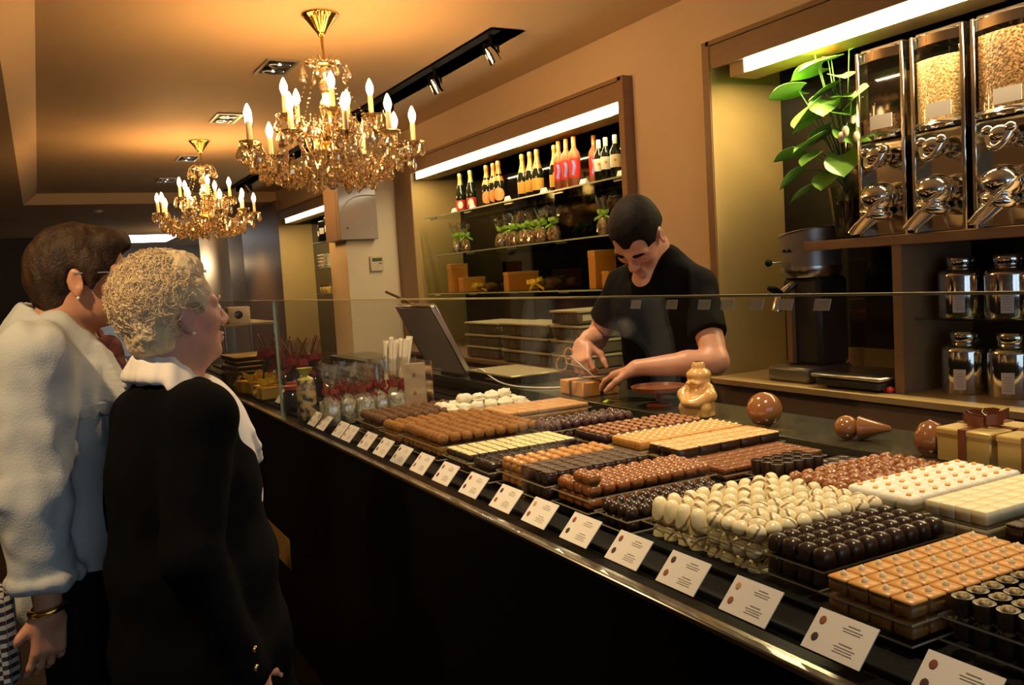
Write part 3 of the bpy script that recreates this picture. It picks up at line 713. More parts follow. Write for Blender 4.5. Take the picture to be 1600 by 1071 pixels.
MB().b2((-.075, .03, .08), (-.05, .06, .42)).build('bag_rail', M('copper_brown', (.34, .20, .10), .4), t)
for yy in (-.03, .0): MB().b2((-.117, yy + .02, .60), (-.109, yy + .03, .612)).build('marking', m_blackm, t)
t = thing('kitchen_scale', 'low flat steel-topped scale on the back counter beside the grinder', 'scale', (3.11, 2.60, .8785))
MB().b2((-.14, -.165, .012), (.15, .17, .045), .008).build('body', m_char, t)
MB().b2((-.155, -.18, .05), (.165, .185, .066), .006).build('platform', m_steel, t)
for sx in (-.1, .11):
    for sy in (-.12, .12): MB().cyl((sx, sy, 0), (sx, sy, .013), .014, .012, 10).build('foot', m_blackm, t)
t = thing('wrapped_sweet', 'small red wrapped sweet beside the scale', 'sweet', (3.02, 2.42, .8785)); MB().ell((0, 0, .014), (.02, .016, .014)).build('sweet', m_red, t)
MB().lathe([(.016, 0), (.004, .02)], (0, .02, .014), 8, rot(-1.57, 'X')).build('wrapper_end', m_red, t)
t = thing('socket_plate', 'pale double socket plate on the upstand behind the scale', 'wall socket', (3.4615, 2.80, .885)); MB().b2((0, -.05, 0), (.0025, .05, .085)).build('plate', M('beige_plastic', (.42, .33, .18), .4), t)
# ------------------------------------------------------------------ bottles on the top glass shelf
m_bglass = M('dark_bottle_glass', (.008, .012, .006), .06, spec=.7)
m_rose = M('rose_wine', (.78, .30, .14), .06, trans=.55, ior=1.2)
m_ofoil = M('orange_foil', (.66, .23, .05), .35, .5); m_gfoil = M('gold_foil', (.70, .38, .10), .3, .6); m_yfoil = M('pale_gold_foil', (.60, .46, .13), .28, .6); m_wfoil = M('white_capsule', (.78, .72, .55), .4)
m_lor = M('label_orange', (.82, .33, .10), .5); m_lgold = M('label_ochre', (.62, .32, .05), .45); m_lred = M('label_red', (.50, .03, .02), .5); m_lwh = M('label_cream', (.80, .74, .58), .55); m_lred2 = M('label_scarlet', (.55, .03, .02), .45); m_lblue = M('label_blue', (.22, .24, .62), .5)
ZB = 1.9955
BOT = {}
def bottle_parts(kind):
    if kind in BOT: return BOT[kind]
    P = []
    if kind in ('orange', 'gold', 'red'):
        r = .043
        body = MB().lathe([(.0, .004), (r - .006, 0), (r, .006), (r, .145), (r - .003, .165), (.022, .222), (.0165, .25), (.0155, .29), (.0, .291)], seg=28).mesh('body', ang=60)
        f = MB().lathe([(.0235, .222), (.018, .248), (.0165, .282), (.0185, .286), (.0185, .305), (.0165, .318), (.008, .322), (0, .322)], seg=24, lobes=0).mesh('foil', ang=50)
        P = [('body', body, m_bglass), ('foil', f, {'orange': m_ofoil, 'gold': m_gfoil, 'red': m_yfoil}[kind])]
        if kind == 'orange':
            l = MB(); rows = []
            for i in range(11):
                q = -1.15 + 2.3 * i / 10; hh = .048 * math.sqrt(max(.02, 1 - (q / 1.15) ** 2)); rows.append([((r + .0008) * cos(q), (r + .0008) * sin(q), .068 + s * hh) for s in (-1, -.3, .3, 1)])
            l.sheet(rows); P.append(('label', l.mesh('label'), m_lor))
            P.append(('neck_label', MB().lathe([(.0405, .168), (.028, .205)], seg=24).mesh('neck_label'), m_ofoil))
        elif kind == 'gold':
            l = MB(); l.sheet([[((r + .0008) * cos(q), (r + .0008) * sin(q), z) for z in (.035, .118)] for q in np.linspace(-1.3, 1.3, 12)]); P.append(('label', l.mesh('label'), m_lgold))
            P.append(('neck_label', MB().lathe([(.034, .186), (.0245, .219)], seg=24).mesh('neck_label'), m_gfoil))
        else:
            l = MB(); l.sheet([[((r + .0008) * cos(q), (r + .0008) * sin(q), z) for z in (.015, .098)] for q in np.linspace(-1.3, 1.3, 12)]); P.append(('label', l.mesh('label'), m_lred))
            l = MB(); rows = []
            for i in range(9):
                q = -.55 + 1.1 * i / 8; hh = .030 * math.sqrt(max(.02, 1 - (q / .55) ** 2)); rows.append([((r + .0014) * cos(q), (r + .0014) * sin(q), .058 + s * hh) for s in (-1, 0, 1)])
            l.sheet(rows); P.append(('label_oval', l.mesh('label_oval'), m_lwh))
    elif kind == 'rose':
        r = .039
        P = [('body', MB().lathe([(.0, .006), (r - .005, 0), (r, .006), (r, .205), (r - .004, .222), (.018, .25), (.0145, .262), (.0140, .315), (.0, .316)], seg=28).mesh('body', ang=60), m_rose),
             ('foil', MB().lathe([(.0150, .262), (.0150, .322), (.012, .325), (0, .325)], seg=20).mesh('foil', ang=50), m_ofoil)]
        l = MB(); l.sheet([[((r + .0008) * cos(q), (r + .0008) * sin(q), z) for z in (.06, .185)] for q in np.linspace(-1.2, 1.2, 12)]); P.append(('label', l.mesh('label'), m_lred2))
        l = MB(); l.sheet([[((r + .0014) * cos(q + .15 * sin(z * 60)), (r + .0014) * sin(q + .15 * sin(z * 60)), z) for z in np.linspace(.075, .168, 8)] for q in (-.35, -.2, -.05, .1)]); P.append(('label_swirl', l.mesh('label_swirl'), m_lblue))
    else:
        r = .035
        P = [('body', MB().lathe([(.0, .006), (r - .005, 0), (r, .006), (r, .150), (r - .003, .168), (.016, .20), (.0135, .21), (.0135, .25), (.0, .251)], seg=28).mesh('body', ang=60), m_bglass),
             ('foil', MB().lathe([(.0145, .208), (.0145, .258), (.012, .262), (0, .262)], seg=20).mesh('foil', ang=50), m_wfoil)]
        l = MB(); l.sheet([[((r + .0008) * cos(q), (r + .0008) * sin(q), z) for z in (.065, .142)] for q in np.linspace(-1.2, 1.2, 12)]); P.append(('label', l.mesh('label'), m_lwh))
        P.append(('emblem', MB().cyl((r + .0005, 0, .108), (r + .0018, 0, .108), .009, .009, 12).mesh('emblem'), m_lgold))
    for n, me, mm in P: me.materials.append(mm)
    BOT[kind] = P; return P
def bottle(kind, y, x, lab, grp, rz=None):
    t = thing('wine_bottle' if kind in ('rose', 'white') else 'champagne_bottle', lab, 'bottle', (x, y, ZB), radians(232) if rz is None else rz, grp)
    for n, me, mm in bottle_parts(kind):
        o = bpy.data.objects.new(n, me); COL.objects.link(o); o.parent = t
for k, y, x, lab, g in (
    ('red', 6.70, 3.17, 'leftmost dark champagne bottle with pale gold foil and red oval label', 'red label champagne bottles'),
    ('red', 6.50, 3.17, 'second dark champagne bottle with pale gold foil, right of the leftmost bottle', 'red label champagne bottles'),
    ('orange', 6.21, 3.17, 'left of the three orange-foiled champagne bottles', 'orange label champagne bottles'),
    ('orange', 6.09, 3.17, 'middle of the three orange-foiled champagne bottles', 'orange label champagne bottles'),
    ('orange', 5.97, 3.15, 'right of the three orange-foiled champagne bottles', 'orange label champagne bottles'),
    ('gold', 5.63, 3.17, 'left of the front champagne bottles with square ochre label', 'ochre label champagne bottles'),
    ('gold', 5.515, 3.17, 'middle of the front champagne bottles with square ochre label', 'ochre label champagne bottles'),
    ('gold', 5.40, 3.16, 'right of the front champagne bottles with square ochre label', 'ochre label champagne bottles'),
    ('gold', 5.21, 3.19, 'champagne bottle with ochre label standing apart, next to the pink wine', 'ochre label champagne bottles'),
    ('rose', 5.09, 3.15, 'left pink wine bottle with scarlet label', 'pink wine bottles with scarlet labels'),
    ('rose', 4.995, 3.15, 'middle pink wine bottle with scarlet label', 'pink wine bottles with scarlet labels'),
    ('rose', 4.90, 3.15, 'right front pink wine bottle with scarlet label', 'pink wine bottles with scarlet labels'),
    ('rose', 4.83, 3.26, 'pink wine bottle with scarlet label standing further back on the shelf', 'pink wine bottles with scarlet labels'),
    ('white', 4.63, 3.16, 'left of the three short dark wine bottles with cream label', 'short wine bottles with cream labels'),
    ('white', 4.54, 3.15, 'middle of the three short dark wine bottles with cream label', 'short wine bottles with cream labels'),
    ('white', 4.44, 3.15, 'right of the three short dark wine bottles, against the niche frame', 'short wine bottles with cream labels')):
    bottle(k, y, x, lab, g)
m_white = M('card_white', (.85, .80, .74), .6)
for y, w in ((6.72, 'left of the red-label bottles'), (6.37, 'right of the red-label bottles'), (5.77, 'between the orange and ochre labels'), (5.24, 'in front of the ochre-label bottles'), (4.74, 'in front of the pink wine'), (4.33, 'at the near end of the shelf')):
    t = thing('price_ticket', 'small white folded price ticket on the bottle shelf, ' + w, 'price ticket', (3.095, y, ZB), 0, 'price tickets on the bottle shelf')
    MB().prism([(0, 0, 0), (.03, 0, 0), (.012, 0, .035)], (0, -.035, 0), (0, .035, 0)).build('card', m_white, t, smooth=False)

# ------------------------------------------------------------------ cellophane bags with green ribbon on the middle shelf
m_cello = glass_thin('cellophane', (.95, .95, .92), 1.0, .10, .16)
m_nuts = M('brown_chocolate_mix', (.15, .055, .018), .3, noise=(48, (.60, .40, .22), .10), bump=(60, 1, .012))
m_green = M('lime_ribbon', (.34, .62, .05), .35, noise=(12, (.50, .78, .14), .3))
def crumple(rows, rn, a):
    return [[(p[0] + rn.uniform(-a, a), p[1] + rn.uniform(-a, a), p[2] + rn.uniform(-a, a)) for p in r] for r in rows]
def bow(mb, c, s, rn, n=4, ax='Y'):
    c = V(c)
    for i in range(n):
        q = 2 * pi * i / n + rn.uniform(-.3, .3); d = V((cos(q), sin(q), rn.uniform(.1, .6))); e = V((-sin(q), cos(q), 0))
        rows = []
        for k in range(7):
            u = k / 6; p = c + d * s * sin(pi * u) * 1.0 + e * s * .45 * sin(2 * pi * u) ; rows.append([p + V((0, 0, -.012)) * (s / .05), p + V((0, 0, .012)) * (s / .05)])
        mb.sheet(rows)
    for i in range(2):
        q = rn.uniform(0, 6.28); d = V((cos(q), sin(q), -.5)); rows = [[c + d * s * 1.5 * u + V((0, 0, -.008)) * (s / .05), c + d * s * 1.5 * u + V((0, 0, .010)) * (s / .05)] for u in (0, .5, 1)]
        mb.sheet(rows)
    return mb
def green_bag(variant):
    rn = random.Random(40 + variant); P = []
    prof = [(.0, 0), (.045, .0), (.056, .02), (.055, .06), (.042, .095), (.018, .118), (.012, .125)]
    b = MB(); b.lathe([(0, .003), (.04, .004), (.050, .02), (.049, .06), (.035, .095), (0, .108)], seg=18, sy=.8); P.append(('filling', b.mesh('filling', ang=80), m_nuts))
    b = MB(); rows = [[(r * cos(t) * (1 + .07 * sin(5 * t + z * 60)), .8 * r * sin(t) * (1 + .07 * sin(5 * t + z * 60)), z) for t in np.linspace(0, 2 * pi, 19)[:-1]] for r, z in prof[1:]]
    b.sheet(crumple(rows, rn, .0025), close=True)
    rows = [[(r * cos(t) * (1 + .28 * sin(4 * t + 2)), .7 * r * sin(t) * (1 + .28 * sin(4 * t + 2)), z + .012 * sin(3 * t)) for t in np.linspace(0, 2 * pi, 19)[:-1]] for r, z in ((.012, .125), (.03, .155), (.055, .195), (.068, .225))]
    b.sheet(crumple(rows, rn, .006), close=True); P.append(('cellophane', b.mesh('cellophane', ang=25), m_cello))
    P.append(('ribbon', bow(MB(), (0, 0, .125), .042, rn, 5).mesh('ribbon', ang=60, solid=.001), m_green))
    for n, me, mm in P: me.materials.append(mm)
    return P
GB = [green_bag(i) for i in range(3)]
BG = [(6.79, 'left of the lone pair of brown sweet bags with green ribbon'), (6.66, 'right of the lone pair of brown sweet bags with green ribbon')] + [
    (y, 'brown sweet bag with green ribbon, ' + w + ' in the long row of bags') for y, w in ((5.98, 'leftmost'), (5.88, 'second from left'), (5.78, 'third from left'), (5.675, 'fourth from left'), (5.57, 'fifth from left'), (5.465, 'third from right'), (5.36, 'second from right'), (5.24, 'rightmost'))] + [(4.60, 'brown sweet bag with green ribbon standing alone beside the server')]
for i, (y, lab) in enumerate(BG):
    t = thing('sweet_bag', lab, 'gift bag', (3.15 + .02 * (i % 2), y, 1.6625), i * 1.3, 'sweet bags with green ribbon')
    for n, me, mm in GB[i % 3]:
        o = bpy.data.objects.new(n, me); COL.objects.link(o); o.parent = t
    t.scale = (.94, .94, 1.06)

# ------------------------------------------------------------------ orange boxes and wrapped figures on the low glass shelf
m_obox = M('orange_carton', (.72, .32, .05), .45); m_obox2 = M('orange_carton_lid', (.76, .36, .07), .45)
def carton(lab, x, y, w, d, h):
    t = thing('gift_box', lab, 'gift box', (x, y, 1.3285), 0, 'orange gift boxes')
    MB().b2((0, 0, 0), (w, d, h * .9), .003).build('box', m_obox, t); MB().b2((-.002, -.002, h * .82), (w + .002, d + .002, h), .003).build('lid', m_obox2, t)
carton('tall narrow orange gift box at the left end of the low shelf', 3.15, 6.95, .16, .08, .245)
carton('low orange gift box in front of the tall left one', 3.17, 6.76, .21, .10, .125)
carton('wide orange gift box in the middle of the low shelf', 3.17, 5.95, .27, .08, .145)
carton('tall orange gift box beside the head of the server', 3.20, 4.80, .17, .08, .25)
carton('small orange gift box in front of the tall one beside the server', 3.18, 4.62, .14, .08, .11)
m_yel = M('yellow_ribbon', (.80, .55, .04), .35); m_brch = M('brown_choc_cast', (.22, .10, .035), .3)
for lab, y, s in (('cellophane-wrapped chocolate figure with yellow ribbon lying right of the low left box', 6.42, 1.0), ('larger cellophane-wrapped chocolate figure with yellow ribbon right of the wide box', 5.45, 1.2)):
    rn = random.Random(int(y * 100))
    t = thing('wrapped_chocolate_figure', lab, 'wrapped chocolate', (3.24, y, 1.3285)); t.scale = (s,) * 3
    b = MB(); b.ell((0, 0, .035), (.085, .045, .035), seg=18, rings=10, fn=lambda q: 1 + .12 * sin(q.x * 7 + q.y * 4)); b.ell((-.07, .0, .045), (.045, .04, .03)); b.build('figure', m_brch, t, ang=80)
    b = MB(); rows = []
    for i in range(9):
        u = i / 8; r = .055 * (1 - .2 * u) if u < .7 else .055 * (.85 + 1.2 * (u - .7)); rows.append([(-.06 + .20 * u, r * cos(q), max(.002, .044 + r * .75 * sin(q))) for q in np.linspace(0, 2 * pi, 15)[:-1]])
    b.sheet(crumple(rows, rn, .004), close=True); b.build('cellophane', m_cello, t, ang=25)
    bow(MB(), (-.11, -.01, .045), .05, rn, 5).build('ribbon', m_yel, t, ang=60, solid=.001)

# ------------------------------------------------------------------ plastic crates
m_crate = M('smoky_plastic', (.075, .068, .042), .3, noise=(14, (.12, .11, .07), .3)); m_lid = M('olive_lid', (.40, .37, .22), .4); m_cl = M('crate_label', (.55, .49, .30), .6)
CR = None
def crate(x, y, z, lab, s=1.0, h=.083):
    t = thing('plastic_crate', lab, 'crate', (x, y, z), 0, 'stacked smoky plastic crates')
    b = MB(); b.b2((0, 0, .002), (.30, .50 * s, h - .016), .008)
    for i in range(5): b.b2((-.003, .08 * s + i * .085 * s, .01), (.0, .085 * s + i * .085 * s, h - .02))
    b.build('tub', m_crate, t)
    MB().b2((-.008, -.008, h - .016), (.308, .50 * s + .008, h), .004).build('lid', m_lid, t)
    MB().b2((.03, -.002, .022), (.095, .0005, .055)).build('label', m_cl, t)
for st, (x, y, n, s, w) in enumerate(((2.72, 5.31, 3, 1.0, 'left'), (2.70, 4.60, 3, 1.22, 'middle'), (2.69, 4.235, 4, .6, 'right'))):
    for i in range(n):
        crate(x, y, .8785 + i * .0845 * (1.04 if st else 1), ['bottom', 'second', 'third', 'fourth'][i] + ' smoky plastic crate of the ' + w + ' stack behind the counter', s)

# ------------------------------------------------------------------ things on the far niche shelves
m_cup = M('cup_white', (.85, .80, .68), .35)
for i, (x, y) in enumerate(((3.13, 10.72), (3.13, 10.60), (3.15, 10.47))):
    t = thing('white_pot', 'white stacked cup tower on the far niche shelf, ' + ['left one', 'middle one', 'right one'][i], 'cup', (x, y, 1.6705), 0, 'white cups in the far niche')
    for k in range(4): MB().lathe([(.0, .042 * k + .002), (.045, .042 * k + .002), (.058, .042 * k + .036), (.054, .042 * k + .040), (0, .042 * k + .038)], seg=18).build('cup', m_cup, t, ang=50)
for i, (x, y, h, w) in enumerate(((3.14, 10.62, .20, .06), (3.14, 10.44, .24, .08), (3.15, 10.28, .27, .07))):
    t = thing('dark_tin', 'dark tin on the upper far niche shelf, ' + ['leftmost', 'middle', 'rightmost'][i] + ' of three', 'tin', (x, y, 1.9905), .2 * i, 'dark tins in the far niche')
    MB().b2((-w, -w, 0), (w, w, h), .006).build('tin', m_blackm, t); MB().b2((-w - .002, -w * .7, h * .35), (-w, w * .7, h * .65)).build('label', m_lwh, t)
m_amber = M('amber_jam', (.45, .26, .06), .2, noise=(20, (.75, .55, .2), .2))
for i in range(6):
    t = thing('small_jar', 'small amber jar on the low far niche shelf, ' + ['front left', 'back left', 'front middle', 'back middle', 'front right', 'back right'][i], 'jar', (3.13 + .12 * (i % 2), 10.75 - .13 * (i // 2) - .03 * (i % 2), 1.3605), 0, 'amber jars in the far niche')
    MB().lathe([(0, 0), (.045, 0), (.048, .01), (.048, .075), (.038, .085), (0, .085)], seg=16).build('glass', m_amber, t, ang=50); MB().lathe([(0, .0855), (.042, .0855), (.042, .10), (0, .102)], seg=16).build('lid', m_brass, t, ang=50)
# ------------------------------------------------------------------ the long display counter
t = thing('display_counter', 'long black display counter with a tall clear glass front full of chocolates', 'counter', (.80, .1, 0))
MB().b2((0, 0, .02), (.82, 6.4, .938)).build('base', m_black, t)
b = MB(); b.b2((-.004, 0, 0), (.0, 3.38, .925)); b.b2((-.004, 3.38, .452), (.0, 6.4, .925)); b.build('front_panel', m_black, t)
MB().b2((-.006, 3.38, .326), (.0, 6.0, .45)).build('wood_strip', M('orange_wood', (.42, .24, .06), .4, noise=(6, (.36, .2, .05), .3, (1, 8, 1))), t)
b = MB(); b.b2((-.006, 0, .928), (.020, 6.4, .9395), .003); b.build('steel_trim', M('trim_steel', (.36, .33, .27), .24, 1), t)
b = MB()
for i in range(9): b.b2((.058 + i * .085, .0, .9385), (.058 + i * .085 + .060, 6.3, .9385 + (.010 if i < 2 else .012)), .002)
b.build('slatted_deck', m_blackm, t)
MB().b2((.0, 0, .9396), (.008, 6.4, 1.404)).build('front_glass', m_glass, t)
MB().b2((.0005, 0, 1.404), (.0075, 6.4, 1.407)).build('glass_edge', M('gold_green_edge', (.46, .38, .16), .25), t)
b = MB(); b.b2((-.0005, 3.36, .94), (.0085, 3.3625, 1.404)); b.build('glass_joint', M('joint_dark', (.16, .20, .13), .2), t)
MB().b2((.838, 0, .97), (1.10, 5.5, 1.0), .002).build('rear_ledge', M('dark_stone', (.045, .042, .026), .18, noise=(14, (.03, .028, .018), .3)), t)
MB().b2((.838, 0, .02), (1.06, 5.5, .9695)).build('rear_cupboard', m_blackm, t)
b = MB(); b.b2((.822, 0, .94), (.828, 6.3, 1.022)); b.build('rear_glass', m_glass, t)

# ------------------------------------------------------------------ chocolates
m_dark = M('dark_chocolate', (.030, .013, .008), .28, spec=.6); m_darkm = M('dark_chocolate_matt', (.030, .012, .006), .42, noise=(160, (.085, .04, .018), .12), bump=(180, .7, .004))
m_milk = M('milk_chocolate', (.26, .088, .022), .28, spec=.6); m_milk2 = M('red_milk_chocolate', (.20, .065, .020), .34)
m_car = M('caramel', (.60, .28, .07), .38, noise=(50, (.66, .34, .10), .2)); m_carside = M('caramel_side', (.30, .13, .035), .4)
m_wht = M('white_chocolate', (.84, .74, .48), .32, bands=(14, (.30, .20, .10), .045, 'DIAGONAL')); m_wht2 = M('plain_white_chocolate', (.86, .76, .48), .4); m_wht3 = M('snow_white_sugar', (.90, .86, .76), .6)
m_cocoa = M('cocoa_dust', (.26, .105, .022), .75, bump=(120, .8, .006), noise=(60, (.36, .155, .035), .2)); m_cocoa2 = M('pale_cocoa_dust', (.34, .145, .03), .75, bump=(120, .8, .006)); m_rocher = M('rough_dark_coat', (.10, .038, .012), .5, bump=(160, 1, .008), noise=(90, (.18, .08, .025), .2))
m_nutg = M('glazed_nut', (.62, .31, .09), .22, noise=(60, (.36, .15, .04), .2), spec=.7); m_cream = M('cream_dot', (.84, .72, .46), .4); m_pist = M('pistachio_crumb', (.60, .55, .24), .6, noise=(140, (.74, .66, .40), .15)); m_zest = M('orange_zest', (.85, .42, .08), .5); m_hz = M('hazel_top', (.30, .12, .045), .22, spec=.7)
m_flor = M('florentine', (.66, .34, .12), .3, noise=(55, (.80, .52, .26), .15), bump=(70, .8, .006), spec=.7); m_choccup = M('gold_rim', (.55, .40, .14), .35); m_tile = M('toffee_tile', (.50, .23, .07), .4, noise=(24, (.62, .36, .14), .2, (1, 6, 1)))
m_acr = glass_thin('acrylic_plate', (.93, .93, .90), .35, .05, .03); m_acre = M('acrylic_edge', (.52, .44, .30), .3, spec=.6)

CH = {}
def choc(kind):
    if kind in CH: return CH[kind]
    P = []; add = lambda n, mb, m, **k: (lambda me: (me.materials.append(m), P.append((n, me))))(mb.mesh(n, **k))
    sq = lambda w, h, ht, bev=.004: MB().box((0, 0, ht / 2), (w, h, ht), None, bev)
    if kind == 'dome':
        b = MB(); b.lathe([(.0, 0), (.0145, 0), (.0155, .003), (.0148, .016), (.012, .0225), (.006, .0255), (0, .0262)], seg=20, lobes=4, la=-.085); add('chocolate_dome', b, m_dark, ang=70)
    elif kind == 'oval':
        b = MB(); b.ell((0, 0, .008), (.0145, .012, .0145), seg=16, rings=10); add('dark_oval_chocolate', b, m_dark, ang=80)
    elif kind == 'caramel':
        add('caramel_square', sq(.032, .032, .017, .0035), m_carside, ang=50); add('caramel_top', MB().box((0, 0, .0195), (.0325, .0325, .006), None, .0025), m_car, ang=50); add('cream_dot', MB().lathe([(.005, .0222), (.0045, .025), (.0015, .029), (0, .0295)], seg=10), m_cream, ang=80)
    elif kind == 'cup':
        add('chocolate_cup', MB().lathe([(0, 0), (.0115, 0), (.0135, .020), (.0132, .023), (.010, .0232), (0, .0225)], seg=18), m_dark, ang=50); add('speckled_top', MB().lathe([(.0088, .0228), (.007, .0265), (0, .0275)], seg=14, lobes=5, la=.06), M('speckled_cream', (.50, .36, .14), .5, noise=(180, (.10, .06, .03), .14)), ang=80)
    elif kind == 'egg': add('white_truffle', MB().ell((0, 0, .0145), (.0168, .0158, .0145), seg=18, rings=12), m_wht, ang=80)
    elif kind == 'tall': add('tall_white_chocolate', MB().lathe([(0, 0), (.0165, 0), (.0172, .002), (.0155, .020), (.0140, .032), (.0095, .0405), (.004, .0435), (0, .044)], seg=18), m_wht, ang=70)
    elif kind == 'milk':
        b = MB(); b.box((0, 0, .0115), (.0335, .0315, .023), None, .006); b.ell((0, 0, .021), (.012, .011, .0065), seg=14, rings=8); add('milk_chocolate_square', b, m_milk, ang=60)
    elif kind == 'tex': add('dark_chocolate_square', sq(.029, .029, .024, .003), m_dark, ang=50); add('nib_topping', MB().box((0, 0, .025), (.027, .027, .004), None, .0018), m_darkm, ang=50)
    elif kind == 'nut':
        b = MB(); b.box((0, 0, .010), (.027, .029, .020), None, .005); add('praline_base', b, m_carside, ang=60); add('glazed_nut', MB().ell((0, 0, .0225), (.0135, .0142, .0085), seg=14, rings=8, fn=lambda q: 1 + .06 * sin(q.x * 9)), m_nutg, ang=80)
    elif kind == 'bar':
        b = MB(); b.box((0, 0, .009), (.028, .096, .018), None, .003)
        for i in range(7): b.box((0, -.042 + i * .014, .0185), (.026, .003, .003), None, .001)
        add('dark_chocolate_bar', b, m_dark, ang=50)
    elif kind == 'pist': add('dark_chocolate_square', sq(.0265, .0265, .015, .002), m_dark, ang=50); add('pistachio_top', MB().box((0, 0, .0165), (.0235, .0235, .004), None, .0018), m_pist, ang=50)
    elif kind in ('truf', 'truf2', 'rocher'):
        r2 = random.Random(len(kind)); b = MB(); b.ell((0, 0, .0155), (.0165, .0165, .0155), seg=16, rings=10, fn=lambda q: 1 + .05 * sin(q.x * 8 + 2 * q.z) * sin(q.y * 7 + 1)); add('cocoa_truffle' if kind != 'rocher' else 'rough_truffle', b, {'truf': m_cocoa, 'truf2': m_cocoa2, 'rocher': m_rocher}[kind], ang=80)
    elif kind == 'hazel': add('dark_chocolate_square', sq(.029, .028, .020, .002), m_dark, ang=50); add('hazelnut_top', MB().ell((0, 0, .0225), (.0115, .0115, .006), seg=12, rings=7), m_hz, ang=80)
    elif kind == 'cardot': add('caramel_square', sq(.0275, .0245, .021, .0015), m_car, ang=50); add('almond_dot', MB().ell((0, 0, .0225), (.006, .004, .0045), seg=10, rings=6), m_cream, ang=80)
    elif kind == 'flor': add('dark_chocolate_slab', sq(.060, .0365, .020, .002), m_dark, ang=50); add('florentine_top', MB().box((0, 0, .0225), (.0615, .0375, .006), None, .0035), m_flor, ang=50)
    elif kind == 'flat': add('milk_chocolate_square', sq(.0325, .0275, .012, .002), m_milk2, ang=50); b = MB(); b.box((0, 0, .0125), (.024, .0012, .0012)); b.box((0, 0, .0125), (.0012, .020, .0012)); add('piped_cross', b, m_carside, ang=50)
    elif kind == 'cyl': add('dark_chocolate_cup', MB().lathe([(0, 0), (.0125, 0), (.0140, .026), (.0135, .028), (.0112, .0282), (.0105, .026), (0, .0255)], seg=18), m_dark, ang=50)
    elif kind == 'thin': add('dark_chocolate_square', sq(.030, .027, .010, .002), m_dark, ang=50)
    elif kind == 'walnut':
        b = MB(); b.ell((0, .006, .012), (.0155, .0085, .013), R=rotz(.4), seg=12, rings=8); b.ell((0, -.006, .013), (.0155, .0085, .013), R=rotz(-.3), seg=12, rings=8); b.ell((.004, 0, .018), (.008, .008, .0095), seg=10, rings=7); add('milk_chocolate_cluster', b, M('glossy_milk', (.30, .11, .035), .2, spec=.8), ang=80)
    elif kind == 'zest': add('white_nougat_cube', sq(.0345, .0335, .026, .005), m_wht3, ang=55); add('orange_zest', MB().box((.0, .0, .0275), (.011, .009, .004), rotz(.5), .0015), m_zest, ang=50)
    elif kind == 'wsq': add('white_chocolate_square', sq(.0375, .0265, .022, .0014), m_wht2, ang=50)
    elif kind == 'tile': add('toffee_bar', sq(.036, .058, .014, .002), m_tile, ang=50)
    elif kind == 'shiny': add('shiny_dark_dome', MB().lathe([(0, 0), (.013, 0), (.0142, .004), (.0125, .014), (.007, .021), (.002, .0235), (0, .0238)], seg=16, lobes=3, la=.05), M('purple_dark_gloss', (.06, .022, .024), .14, spec=.9), ang=70)
    CH[kind] = P; return P
def put(kind, x, y, z, lab, cat, grp, rz=0):
    P = choc(kind); o = bpy.data.objects.new(P[0][0], P[0][1]); COL.objects.link(o); o.location = (x, y, z); o.rotation_euler = (0, 0, rz)
    tag(o, lab, cat, grp)
    for n, me in P[1:]:
        c = bpy.data.objects.new(n, me); COL.objects.link(c); c.parent = o
def plate(x0, y0, x1, y1, z, lab):
    b = MB(); b.b2((0, 0, 0), (x1 - x0, y1 - y0, .003)); me = b.mesh('acrylic_tray', smooth=False)
    me.materials.append(m_acr); me.materials.append(m_acre)
    for p in me.polygons: p.material_index = 0 if abs(p.normal.z) > .5 else 1
    o = bpy.data.objects.new('acrylic_tray', me); COL.objects.link(o); o.location = (x0, y0, z); tag(o, lab, 'tray', 'clear acrylic trays in the counter')
def tray(kind, x0, y0, nx, ny, px, py, zs, desc, where, cat='chocolate', low_grow=0, jit=.0012, skip=None, hch=.028, rzj=.06):
    """zs: plate heights bottom to top; every plate above the first rests on the pieces below"""
    for li, z in enumerate(zs):
        top = li == len(zs) - 1; g = low_grow if not top else 0
        nX = nx + g
        plate(x0 - .010, y0 - .006, x0 + nX * px + .008, y0 + ny * py + .004, z, 'clear acrylic ' + ('' if len(zs) == 1 else ('top tier ' if top else 'middle tier ' if li == 1 else 'bottom tier ')) + 'tray of the ' + desc + ' pieces')
        for i in range(nX):
            for j in range(ny):
                if not top and not (i == 0 or j == 0 or i >= nx - 1): continue
                if skip and top and skip(i, j): continue
                put(kind, x0 + (i + .5) * px + rnd.uniform(-jit, jit), y0 + (j + .5) * py + rnd.uniform(-jit, jit), z + .0032,
                    lab16(desc + (' on the lower tier' if not top else ' on the top tier' if len(zs) > 1 else ''), where), cat, desc + ' ' + ('lower tier' if not top else 'tray'), rnd.uniform(-rzj, rzj))
def lab16(a, w):
    s_ = a + ', ' + w
    return s_ if len(s_.replace('-', ' ').split()) <= 16 else a
ZP = .994
tray('cup', .962, .585, 9, 4, .030, .0285, (ZP - .030, ZP), 'dark cup with speckled top', 'nearest front corner of the counter', low_grow=0)
tray('caramel', .918, .712, 9, 4, .035, .0345, (ZP - .032, ZP - .005), 'caramel square with cream dot', 'front row beside the dark domes', jit=.0006, rzj=.01)
tray('dome', .970, .897, 9, 4, .0305, .0305, (ZP - .031, ZP), 'four-lobed dark chocolate dome', 'front row in two tiers', low_grow=2, jit=.0006)
tray('egg', .972, 1.040, 9, 4, .0345, .0325, (ZP - .064, ZP - .033, ZP - .002), 'round white truffle with dark threads', 'front row beside the dark domes', jit=.0015, rzj=3)
tray('tall', .972, 1.182, 9, 4, .0355, .036, (ZP - .066, ZP - .020), 'tall white chocolate with dark threads', 'front row behind the round white truffles', jit=.002, rzj=3)
